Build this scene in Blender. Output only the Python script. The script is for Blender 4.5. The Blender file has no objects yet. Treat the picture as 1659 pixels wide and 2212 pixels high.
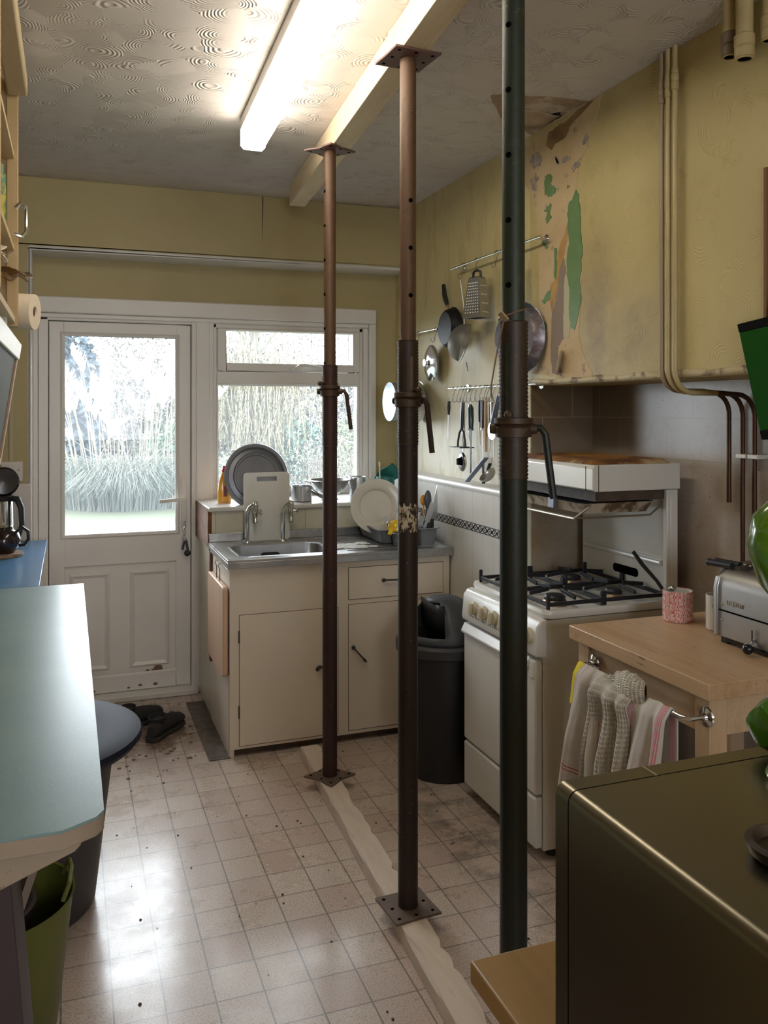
import bpy, bmesh, math, random
from mathutils import Vector, Matrix
random.seed(7)
PI = math.pi
sin, cos = math.sin, math.cos
sc = bpy.context.scene
COL = sc.collection

# ------------------------------------------------------------------ camera
cd = bpy.data.cameras.new('camera'); cam = bpy.data.objects.new('camera', cd); COL.objects.link(cam)
cam.location = (0, 0, 1.55)
cam.rotation_euler = (PI/2, 0, -math.radians(20.2))
cd.sensor_fit = 'HORIZONTAL'; cd.sensor_width = 36.0
cd.lens = 36.0*1847/1659
cd.shift_y = -221.0/1659
cd.clip_start = 0.05
sc.camera = cam
# ------------------------------------------------------------------ view, world
sc.view_settings.view_transform = 'Standard'; sc.view_settings.look = 'None'
sc.view_settings.gamma = 1; sc.view_settings.use_curve_mapping = False
sc.view_settings.exposure = 0.20
w = bpy.data.worlds.new('sky'); sc.world = w; w.use_nodes = True
nt = w.node_tree; nt.nodes.clear()
o_ = nt.nodes.new('ShaderNodeOutputWorld'); bg = nt.nodes.new('ShaderNodeBackground')
nt.links.new(bg.outputs[0], o_.inputs[0])
tc = nt.nodes.new('ShaderNodeTexCoord'); nz = nt.nodes.new('ShaderNodeTexNoise')
nz.inputs['Scale'].default_value = 2.2; nz.inputs['Detail'].default_value = 3
rp = nt.nodes.new('ShaderNodeValToRGB')
rp.color_ramp.elements[0].color = (0.80, 0.88, 1.0, 1); rp.color_ramp.elements[1].color = (0.98, 0.99, 1.0, 1)
nt.links.new(tc.outputs['Generated'], nz.inputs['Vector']); nt.links.new(nz.outputs['Fac'], rp.inputs[0])
nt.links.new(rp.outputs[0], bg.inputs[0])
bg.inputs[1].default_value = 12.0            # bright overcast daylight
LAMP = 14.0                                 # fluorescent diffuser emission
sc.cycles.max_bounces = 8
sc.cycles.diffuse_bounces = 5
sc.cycles.transparent_max_bounces = 12
sc.cycles.caustics_reflective = False; sc.cycles.caustics_refractive = False
sc.cycles.use_denoising = True
def portal(n, x0, x1, z0, z1, y, s_=-1):
    l = bpy.data.lights.new(n, 'AREA'); l.shape = 'RECTANGLE'; l.size = x1-x0; l.size_y = z1-z0
    l.cycles.is_portal = True
    o = bpy.data.objects.new(n, l); COL.objects.link(o); o.location = ((x0+x1)/2, y, (z0+z1)/2)
    o.rotation_euler = (s_*PI/2, 0, 0)
portal('portal_door', -.06, .59, .85, 1.98, 4.93)
portal('portal_window', .74, 1.64, 1.08, 2.03, 4.93)
portal('portal_rear_opening', -.05, 1.0, 1.15, 2.20, -2.12, 1)   # unseen opening assumed behind the photographer, sized for fill daylight
# unseen warm point light behind the photographer, fills the near half of the room
l = bpy.data.lights.new('rear_fill_light', 'POINT'); l.energy = 6; l.color = (1, .80, .55); l.shadow_soft_size = .12
o = bpy.data.objects.new('rear_fill_light', l); COL.objects.link(o); o.location = (1.0, -1.0, 2.3)

# ------------------------------------------------------------------ materials
MC = {}
def mat(name, col, rough=.5, metal=0.0, col2=None, scale=8.0, lo=.35, hi=.65, bump=0.0, bscale=60.0, spec=None,
        stretch=None, col3=None, scale3=40.0, lo3=.6, hi3=.7, coat=0, emit=None, alpha=None, rough2=None, trans=0):
    if name in MC: return MC[name]
    m = bpy.data.materials.new(name); MC[name] = m; m.use_nodes = True
    t = m.node_tree; b = t.nodes['Principled BSDF']
    b.inputs['Base Color'].default_value = (*col, 1); b.inputs['Roughness'].default_value = rough
    b.inputs['Metallic'].default_value = metal
    if spec is not None: b.inputs['Specular IOR Level'].default_value = spec
    if coat: b.inputs['Coat Weight'].default_value = coat; b.inputs['Coat Roughness'].default_value = .08
    if trans: b.inputs['Transmission Weight'].default_value = trans
    if emit: b.inputs['Emission Color'].default_value = (*emit[:3], 1); b.inputs['Emission Strength'].default_value = emit[3]
    if alpha is not None: b.inputs['Alpha'].default_value = alpha
    co = None
    if col2 or col3 or bump:
        tc = t.nodes.new('ShaderNodeTexCoord'); co = tc.outputs['Object']
        if stretch:
            mp = t.nodes.new('ShaderNodeMapping'); mp.inputs['Scale'].default_value = stretch
            t.links.new(co, mp.inputs[0]); co = mp.outputs[0]
    cur = None
    def nramp(s, a, c, det=5):
        n = t.nodes.new('ShaderNodeTexNoise'); n.inputs['Scale'].default_value = s; n.inputs['Detail'].default_value = det
        n.inputs['Roughness'].default_value = .6
        t.links.new(co, n.inputs['Vector'])
        r = t.nodes.new('ShaderNodeMapRange'); r.inputs[1].default_value = a; r.inputs[2].default_value = c
        t.links.new(n.outputs['Fac'], r.inputs[0]); return r.outputs[0]
    def mix(f, a, c):
        x = t.nodes.new('ShaderNodeMix'); x.data_type = 'RGBA'
        t.links.new(f, x.inputs[0])
        for i, v in ((6, a), (7, c)):
            if isinstance(v, tuple): x.inputs[i].default_value = (*v, 1)
            else: t.links.new(v, x.inputs[i])
        return x.outputs[2]
    if col2:
        f = nramp(scale, lo, hi); cur = mix(f, col, col2)
        if rough2 is not None:
            r = t.nodes.new('ShaderNodeMapRange'); r.inputs[3].default_value = rough; r.inputs[4].default_value = rough2
            t.links.new(f, r.inputs[0]); t.links.new(r.outputs[0], b.inputs['Roughness'])
    if col3: cur = mix(nramp(scale3, lo3, hi3), cur if cur else col, col3)
    if cur: t.links.new(cur, b.inputs['Base Color'])
    if bump:
        n = t.nodes.new('ShaderNodeTexNoise'); n.inputs['Scale'].default_value = bscale; n.inputs['Detail'].default_value = 6
        t.links.new(co, n.inputs['Vector'])
        bm_ = t.nodes.new('ShaderNodeBump'); bm_.inputs['Strength'].default_value = bump; bm_.inputs['Distance'].default_value = .004
        t.links.new(n.outputs['Fac'], bm_.inputs['Height']); t.links.new(bm_.outputs[0], b.inputs['Normal'])
    return m

class NN:
    """tiny node helper"""
    def __init__(s, name):
        s.m = bpy.data.materials.new(name); MC[name] = s.m; s.m.use_nodes = True
        s.t = s.m.node_tree; s.b = s.t.nodes['Principled BSDF']
        s.tc = s.t.nodes.new('ShaderNodeTexCoord')
        s.geo = s.t.nodes.new('ShaderNodeNewGeometry'); s.pos = s.geo.outputs['Position']
    def put(s, sock, v):
        if v is None: return
        if isinstance(v, (int, float)): sock.default_value = v
        elif isinstance(v, tuple): sock.default_value = (*v, 1) if (len(v) == 3 and sock.type == 'RGBA') else v
        else: s.t.links.new(v, sock)
    def math(s, op, a, b=None, c=None):
        n = s.t.nodes.new('ShaderNodeMath'); n.operation = op
        for i, v in enumerate((a, b, c)): s.put(n.inputs[i], v)
        return n.outputs[0]
    def sep(s, v):
        n = s.t.nodes.new('ShaderNodeSeparateXYZ'); s.put(n.inputs[0], v); return n.outputs
    def comb(s, x, y, z):
        n = s.t.nodes.new('ShaderNodeCombineXYZ')
        for i, v in enumerate((x, y, z)): s.put(n.inputs[i], v)
        return n.outputs[0]
    def vscale(s, v, k):
        n = s.t.nodes.new('ShaderNodeMapping'); s.put(n.inputs[0], v); n.inputs['Scale'].default_value = k; return n.outputs[0]
    def noise(s, v, sc_, det=4, rough=.55, out='Fac', dist=0):
        n = s.t.nodes.new('ShaderNodeTexNoise'); s.put(n.inputs['Vector'], v); n.inputs['Scale'].default_value = sc_
        n.inputs['Detail'].default_value = det; n.inputs['Roughness'].default_value = rough; n.inputs['Distortion'].default_value = dist
        return n.outputs[out]
    def rng(s, v, a, b, c=0, d=1):
        n = s.t.nodes.new('ShaderNodeMapRange')
        for i, x in enumerate((v, a, b, c, d)): s.put(n.inputs[i], x)
        return n.outputs[0]
    def mix(s, f, a, b):
        n = s.t.nodes.new('ShaderNodeMix'); n.data_type = 'RGBA'
        s.put(n.inputs[0], f); s.put(n.inputs[6], a); s.put(n.inputs[7], b); return n.outputs[2]
    def bump(s, h, st, dist=.004):
        n = s.t.nodes.new('ShaderNodeBump'); n.inputs['Strength'].default_value = st; n.inputs['Distance'].default_value = dist
        s.put(n.inputs['Height'], h); s.t.links.new(n.outputs[0], s.b.inputs['Normal'])
    def fin(s, col, rough=.5, metal=0):
        s.put(s.b.inputs['Base Color'], col); s.put(s.b.inputs['Roughness'], rough); s.put(s.b.inputs['Metallic'], metal); return s.m
    def swirl(s, v, cell, rings):
        """comb-swirled plaster fans: arcs round scattered centres"""
        wv = s.noise(v, 6, 2, out='Color')
        a = s.t.nodes.new('ShaderNodeVectorMath'); a.operation = 'MULTIPLY_ADD'
        s.put(a.inputs[0], wv); a.inputs[1].default_value = (.05, .05, .05); s.put(a.inputs[2], v)
        vo = s.t.nodes.new('ShaderNodeTexVoronoi'); vo.inputs['Scale'].default_value = cell
        s.put(vo.inputs['Vector'], a.outputs[0])
        d = vo.outputs['Distance']
        df = s.t.nodes.new('ShaderNodeVectorMath'); df.operation = 'SUBTRACT'; s.put(df.inputs[0], a.outputs[0]); s.put(df.inputs[1], vo.outputs['Position'])
        rc = s.t.nodes.new('ShaderNodeVectorMath'); rc.operation = 'SUBTRACT'; s.put(rc.inputs[0], vo.outputs['Color']); rc.inputs[1].default_value = (.5, .5, .5)
        dt = s.t.nodes.new('ShaderNodeVectorMath'); dt.operation = 'DOT_PRODUCT'; s.put(dt.inputs[0], df.outputs[0]); s.put(dt.inputs[1], rc.outputs[0])
        side = s.math('MULTIPLY', dt.outputs['Value'], cell)
        r = s.math('MULTIPLY', s.math('SINE', s.math('MULTIPLY', d, rings)), s.rng(side, -.03, .10))
        # fade rings near the centre of each fan
        r = s.math('MULTIPLY', r, s.rng(d, .12, .35))
        return s.math('ADD', s.math('MULTIPLY', r, .5), s.math('MULTIPLY', side, 3.0))

def m_wall():
    n = NN('yellow_embossed_wallpaper')
    h = n.swirl(n.pos, 11, 60)
    p = n.noise(n.pos, 1.3, 5)
    c = n.mix(n.rng(p, .35, .7), (.54, .44, .20), (.44, .355, .155))
    st = n.noise(n.pos, 3.2, 7, .7)
    c = n.mix(n.rng(st, .60, .78, 0, .55), c, (.30, .22, .12))
    _x, yy, zz = n.sep(n.pos)
    def blob(cy, cz, ry, rz):
        dx = n.math('DIVIDE', n.math('SUBTRACT', yy, cy), ry); dy = n.math('DIVIDE', n.math('SUBTRACT', zz, cz), rz)
        return n.rng(n.math('SQRT', n.math('ADD', n.math('MULTIPLY', dx, dx), n.math('MULTIPLY', dy, dy))), 1.0, .2)
    bl = n.math('MAXIMUM', blob(2.72, 1.85, .22, .42), n.math('MULTIPLY', blob(2.50, 1.80, .35, .30), .6))
    bl = n.math('MAXIMUM', bl, n.math('MULTIPLY', blob(2.62, 2.66, .40, .14), .5))
    c = n.mix(n.math('MULTIPLY', n.math('MULTIPLY', bl, n.rng(st, .30, .62)), .95), c, (.27, .20, .13))
    sp = n.noise(n.pos, 70, 2)
    c = n.mix(n.rng(sp, .73, .78, 0, .5), c, (.20, .12, .05))
    n.bump(h, .34, .004)
    return n.fin(c, .55)
def m_wall_plain():
    n = NN('yellow_smooth_wall')
    c = n.mix(n.rng(n.noise(n.pos, 1.6, 5), .35, .7), (.49, .41, .21), (.42, .345, .17))
    n.bump(n.noise(n.pos, 30, 5), .12, .003)
    return n.fin(c, .55)
def m_wall_side():
    n = NN('greasy_yellow_wall')
    z = n.sep(n.pos)[2]
    st = n.noise(n.vscale(n.pos, (1, 5, 1.6)), 2.2, 7, .65)
    c = n.mix(n.rng(n.noise(n.pos, 1.6, 5), .35, .7), (.62, .52, .27), (.53, .45, .24))
    c = n.mix(n.rng(st, .50, .70, 0, .6), c, (.36, .27, .13))
    c = n.mix(n.math('MULTIPLY', n.rng(z, 1.75, 1.35), .75), c, n.mix(n.rng(st, .50, .66), (.72, .70, .60), (.47, .38, .20)))
    n.bump(n.math('ADD', n.swirl(n.pos, 11, 60), n.noise(n.pos, 40, 4)), .08, .003)
    return n.fin(c, .5)
def m_ceiling():
    n = NN('swirled_plaster_ceiling')
    h = n.swirl(n.pos, 8.5, 75)
    c = n.mix(n.rng(n.noise(n.pos, 1.2, 5), .35, .7), (.66, .61, .585), (.58, .53, .505))
    n.bump(h, .55, .007)
    return n.fin(c, .6)
def m_floor():
    n = NN('vinyl_tile_floor')
    x, y, z = n.sep(n.pos)
    tx = n.math('DIVIDE', n.math('SUBTRACT', x, .489 - .1275*20), .1275)
    ty = n.math('DIVIDE', n.math('SUBTRACT', y, 2.25 - .1395*40), .1395)
    fx = n.math('FRACT', tx); fy = n.math('FRACT', ty)
    ex = n.math('ABSOLUTE', n.math('SUBTRACT', fx, .5)); ey = n.math('ABSOLUTE', n.math('SUBTRACT', fy, .5))
    g = n.math('MAXIMUM', n.math('GREATER_THAN', ex, .482), n.math('MULTIPLY', n.math('GREATER_THAN', ey, .483), .85))
    wn = n.t.nodes.new('ShaderNodeTexWhiteNoise'); wn.noise_dimensions = '2D'
    n.put(wn.inputs['Vector'], n.comb(n.math('FLOOR', tx), n.math('FLOOR', ty), 0.0))
    c = n.mix(n.rng(wn.outputs['Value'], .3, .75), (.62, .53, .455), (.55, .44, .38))
    sp = n.noise(n.pos, 190, 3)
    c = n.mix(n.rng(sp, .46, .66, 0, .8), c, (.33, .22, .17))
    big = n.noise(n.pos, 2.0, 6, .6)
    c = n.mix(n.rng(big, .50, .75, 0, .12), c, (.36, .27, .20))
    c = n.mix(g, c, (.20, .165, .14))
    # mud trodden in by the door, and grime by the cooker
    def blob(cx, cy, rx, ry):
        dx = n.math('DIVIDE', n.math('SUBTRACT', x, cx), rx); dy = n.math('DIVIDE', n.math('SUBTRACT', y, cy), ry)
        return n.rng(n.math('SQRT', n.math('ADD', n.math('MULTIPLY', dx, dx), n.math('MULTIPLY', dy, dy))), 1.0, .25)
    md = n.noise(n.pos, 14, 8, .75)
    mb = n.math('MULTIPLY', blob(.36, 4.26, .46, .58), n.rng(md, .34, .52))
    c = n.mix(n.math('MULTIPLY', mb, .85), c, (.13, .085, .05))
    m2 = n.noise(n.pos, 9, 7, .7)
    c = n.mix(n.math('MULTIPLY', n.math('MULTIPLY', blob(1.38, 2.75, .20, .75), n.rng(m2, .44, .62)), .8), c, (.09, .075, .07))
    m3 = n.noise(n.pos, 22, 5, .6)
    c = n.mix(n.rng(m3, .72, .75, 0, .8), c, (.16, .10, .055))
    rough = n.rng(n.noise(n.pos, 5, 7, .7), .35, .65, .20, .42)
    n.bump(n.math('ADD', n.math('MULTIPLY', g, -1.0), n.math('MULTIPLY', n.noise(n.pos, 120, 3), .5)), .10, .002)
    n.b.inputs['Coat Weight'].default_value = .35; n.b.inputs['Coat Roughness'].default_value = .16
    return n.fin(c, rough)
def m_tile(name, cA, cB, w_, h_, offs, axis, x0, z0, grime, mort=(.35, .30, .22)):
    n = NN(name)
    p = n.sep(n.pos); u = p[1] if axis == 'y' else p[0]
    ry = n.math('DIVIDE', n.math('SUBTRACT', p[2], z0), h_)
    row = n.math('FLOOR', ry)
    off = n.math('MULTIPLY', n.math('MODULO', n.math('ABSOLUTE', row), 2.0), offs)
    rx = n.math('ADD', n.math('DIVIDE', n.math('SUBTRACT', u, x0), w_), off)
    fx = n.math('ABSOLUTE', n.math('SUBTRACT', n.math('FRACT', rx), .5)); fy = n.math('ABSOLUTE', n.math('SUBTRACT', n.math('FRACT', ry), .5))
    g = n.math('MAXIMUM', n.math('GREATER_THAN', fx, .5-.0018/w_), n.math('GREATER_THAN', fy, .5-.0018/h_))
    c = n.mix(n.rng(n.noise(n.pos, 4, 6, .6), .38, .66), cA, cB)
    c = n.mix(n.rng(n.noise(n.pos, 2.2, 8, .7), .48, .70, 0, grime), c, (.28, .18, .07))
    c = n.mix(n.rng(n.noise(n.pos, 90, 2), .68, .74, 0, grime), c, (.12, .06, .03))
    if grime > .6:   # soot and grease baked on around the flue corner
        a_ = n.math('DIVIDE', n.math('SUBTRACT', p[1], 3.15), .42); b_ = n.math('DIVIDE', n.math('SUBTRACT', p[2], 1.58), .34)
        sd = n.rng(n.math('SQRT', n.math('ADD', n.math('MULTIPLY', a_, a_), n.math('MULTIPLY', b_, b_))), 1.15, .35)
        c = n.mix(n.math('MULTIPLY', sd, .8), c, (.12, .075, .035))
    c = n.mix(n.math('MULTIPLY', g, .75), c, mort)
    n.bump(n.math('MULTIPLY', g, -1.0), .3, .002)
    return n.fin(c, .28)
def m_wood(name, a, b, rough=.5, axis=1, sc_=18, k=14, bump=.1):
    n = NN(name)
    s_ = [k, k, k]; s_[axis] = 1
    v = n.vscale(n.tc.outputs['Object'], tuple(s_))
    g = n.noise(v, sc_/6, 6, .65, dist=.6)
    c = n.mix(n.rng(g, .33, .68), a, b)
    d = n.noise(v, sc_/2, 3, .5)
    c = n.mix(n.rng(d, .62, .75, 0, .45), c, tuple(x*.55 for x in a))
    n.bump(g, bump, .002)
    return n.fin(c, rough)
def m_worktop():
    n = NN('scrubbed_butcher_block')
    x, y, z = n.sep(n.tc.outputs['Object'])
    st = n.math('DIVIDE', x, .045)
    wn = n.t.nodes.new('ShaderNodeTexWhiteNoise'); wn.noise_dimensions = '2D'
    n.put(wn.inputs['Vector'], n.comb(n.math('FLOOR', st), n.math('FLOOR', n.math('ADD', n.math('DIVIDE', y, .33), n.math('MULTIPLY', n.math('FLOOR', st), .37))), 0.0))
    g = n.noise(n.vscale(n.tc.outputs['Object'], (26, 1.6, 26)), 2.0, 6, .65)
    c = n.mix(n.rng(g, .3, .7), (.56, .38, .22), (.44, .27, .14))
    c = n.mix(n.math('MULTIPLY', wn.outputs['Value'], .4), c, (.66, .47, .30))
    c = n.mix(n.rng(n.noise(n.vscale(n.tc.outputs['Object'], (20, 3, 20)), 4.0, 3), .66, .73, 0, .7), c, (.13, .07, .035))
    return n.fin(c, .42)
def m_pole(name, a, b, c3, chips):
    n = NN(name); v = n.tc.outputs['Object']
    c = n.mix(n.rng(n.noise(n.vscale(v, (1, 1, .35)), 7, 7, .7), .38, .62), a, b)
    c = n.mix(n.rng(n.noise(v, 30, 6, .7), .56, .68, 0, .8), c, c3)
    c = n.mix(n.rng(n.noise(v, 60, 4, .7), .68, .73, 0, .9), c, chips)
    n.bump(n.noise(v, 90, 5), .35, .002)
    return n.fin(c, .52, 0.15)
def m_leaf(name, a, b):
    n = NN(name)
    c = n.mix(n.rng(n.noise(n.pos, 2.2, 4), .35, .65), a, b)
    return n.fin(c, .8)
def m_stripes(name, base, base2, lines, waffle=0):
    """woven tea towel: coloured stripes along U of its own weave"""
    n = NN(name)
    u, v, _ = n.sep(n.tc.outputs['UV'])
    c = n.mix(n.rng(n.noise(n.tc.outputs['UV'], 9, 4), .35, .65), base, base2)
    for (ax, a, b, colr) in lines:
        s_ = u if ax == 'u' else v
        f = n.math('MULTIPLY', n.math('GREATER_THAN', s_, a), n.math('LESS_THAN', s_, b))
        c = n.mix(f, c, colr)
    if waffle:
        wu = n.math('ABSOLUTE', n.math('SINE', n.math('MULTIPLY', u, waffle*PI))); wv = n.math('ABSOLUTE', n.math('SINE', n.math('MULTIPLY', v, waffle*1.6*PI)))
        h = n.math('MULTIPLY', wu, wv); n.bump(h, .8, .006)
        c = n.mix(n.rng(h, .5, .95, 0, .45), c, (.45, .38, .25))
    else: n.bump(n.noise(n.vscale(n.tc.outputs['UV'], (200, 200, 1)), 1.5, 2), .3, .001)
    return n.fin(c, .85)
def m_laminate():
    n = NN('pale_blue_laminate')
    c = n.mix(n.rng(n.noise(n.pos, 5, 6), .3, .7), (.21, .33, .34), (.17, .28, .30))
    c = n.mix(n.rng(n.noise(n.pos, 150, 2), .5, .7, 0, .35), c, (.30, .40, .41))
    r = .33
    n.b.inputs['Coat Weight'].default_value = .12; n.b.inputs['Coat Roughness'].default_value = .25
    return n.fin(c, r)
def m_painted(name, a, b, chip, rough=.4, amt=.72):
    n = NN(name)
    c = n.mix(n.rng(n.noise(n.pos, 2.5, 5), .35, .7), a, b)
    c = n.mix(n.rng(n.noise(n.pos, 13, 9, .8), amt, amt+.025, 0, .85), c, chip)
    n.bump(n.noise(n.pos, 55, 4), .05, .002)
    return n.fin(c, rough)
def m_glass():
    m = bpy.data.materials.new('window_glass'); MC['glass'] = m; m.use_nodes = True; t = m.node_tree; t.nodes.clear()
    o = t.nodes.new('ShaderNodeOutputMaterial'); mx = t.nodes.new('ShaderNodeMixShader')
    tr = t.nodes.new('ShaderNodeBsdfTransparent'); gl = t.nodes.new('ShaderNodeBsdfGlossy'); gl.inputs['Roughness'].default_value = .02
    tr.inputs[0].default_value = (.97, .985, .98, 1)
    fr = t.nodes.new('ShaderNodeFresnel'); fr.inputs[0].default_value = 1.25
    t.links.new(fr.outputs[0], mx.inputs[0]); t.links.new(tr.outputs[0], mx.inputs[1]); t.links.new(gl.outputs[0], mx.inputs[2])
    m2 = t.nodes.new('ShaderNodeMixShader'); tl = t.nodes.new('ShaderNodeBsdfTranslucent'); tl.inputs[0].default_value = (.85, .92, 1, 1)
    m2.inputs[0].default_value = .030; t.links.new(mx.outputs[0], m2.inputs[1]); t.links.new(tl.outputs[0], m2.inputs[2])  # pale translucent share puts a hazy window glare into the pane
    t.links.new(m2.outputs[0], o.inputs[0]); return m
def m_clear(name, tint, gloss=.18):
    m = bpy.data.materials.new(name); m.use_nodes = True; t = m.node_tree; t.nodes.clear()
    o = t.nodes.new('ShaderNodeOutputMaterial'); mx = t.nodes.new('ShaderNodeMixShader')
    tr = t.nodes.new('ShaderNodeBsdfTransparent'); gl = t.nodes.new('ShaderNodeBsdfGlossy'); gl.inputs['Roughness'].default_value = .12
    tr.inputs[0].default_value = (*tint, 1); mx.inputs[0].default_value = gloss
    t.links.new(tr.outputs[0], mx.inputs[1]); t.links.new(gl.outputs[0], mx.inputs[2]); t.links.new(mx.outputs[0], o.inputs[0]); return m

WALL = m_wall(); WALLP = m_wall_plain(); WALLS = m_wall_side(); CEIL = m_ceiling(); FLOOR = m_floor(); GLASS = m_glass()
TDADO = m_tile('white_dado_tiles', (.74, .73, .70), (.68, .67, .63), .105, .32, 0, 'y', 3.25, .68, .10, (.55, .53, .48))
TSINK = m_tile('cream_sink_tiles', (.66, .62, .50), (.60, .56, .44), .155, .30, 0, 'x', .692, .84, .35)
TREC = m_tile('old_brown_tiles', (.44, .39, .34), (.36, .29, .23), .295, .155, .5, 'y', 2.704, 1.363, .75)
TRECS = m_tile('old_brown_side_tiles', (.40, .35, .28), (.30, .24, .18), .295, .155, .5, 'x', 1.9, 1.363, .75)
UPVC = m_painted('off_white_frame_plastic', (.80, .775, .745), (.74, .71, .68), (.24, .15, .08), .35, .75)
CREAM = m_painted('cream_gloss_cupboard_paint', (.80, .71, .60), (.74, .65, .54), (.16, .09, .05), .33, .735)
WHITEP = m_painted('white_gloss_paint', (.70, .68, .65), (.62, .60, .56), (.20, .13, .08), .35, .72)
ENAMEL = m_painted('white_enamel', (.72, .71, .68), (.66, .65, .60), (.22, .13, .06), .22, .74)
ENAMELD = m_painted('grimy_white_enamel', (.60, .57, .48), (.52, .48, .39), (.14, .08, .04), .35, .68)
STEEL = mat('stainless_steel', (.56, .57, .58), .26, 1, (.46, .46, .47), 6, rough2=.38)
SINKST = mat('dull_sink_steel', (.50, .51, .52), .25, 1, (.36, .35, .34), 9, .35, .7, rough2=.42)
CHROME = mat('chrome', (.72, .73, .75), .10, 1)
BRUSHED = mat('brushed_brown_steel', (.25, .225, .165), .30, 1)
BRUSHD = mat('dark_brushed_steel', (.16, .145, .12), .33, 1, (.13, .12, .10), 3, stretch=(1, 1, 60))
BLACK = mat('black_plastic', (.018, .018, .02), .42, spec=.4)
BLACKG = mat('glossy_black', (.012, .012, .014), .18)
IRON = mat('black_cast_iron', (.02, .021, .026), .45, .3, bump=.3, bscale=90)
RUST = mat('rust_brown', (.22, .09, .03), .8, 0, (.09, .04, .02), 20, bump=.4)
PINE = m_wood('new_pine', (.80, .68, .50), (.70, .56, .38), .55, 1, 12, 12)
PLANKM = m_wood('dusty_plank', (.72, .62, .53), (.60, .49, .40), .7, 1, 12, 9, .35)
BEECH = m_wood('pale_beech', (.62, .46, .30), (.53, .37, .22), .5, 2)
BEECHY = m_wood('pale_beech_rail', (.62, .46, .30), (.53, .37, .22), .5, 1)
OAK = m_wood('golden_oak_board', (.50, .31, .12), (.40, .24, .085), .4, 1, 14, 10)
SHELFW = m_wood('shelf_pine', (.52, .38, .19), (.45, .31, .15), .5, 2, 10, 8)
SHELFB = m_wood('shelf_edge_wood', (.62, .50, .31), (.52, .40, .23), .5, 1, 10, 8)
CHOPW = m_wood('chopping_board_wood', (.68, .47, .33), (.60, .39, .26), .5, 2, 14, 10)
REDBR = mat('red_brown_wood', (.20, .07, .035), .5, 0, (.13, .05, .03), 9)
BLOCK = m_worktop(); LAM = m_laminate()
LAMD = mat('blue_dresser_top', (.075, .21, .40), .30, 0, (.06, .17, .33), 8)
CERAM = mat('white_ceramic', (.74, .73, .69), .18, spec=.6)
def S(b, name, parent=None): pass

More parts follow.
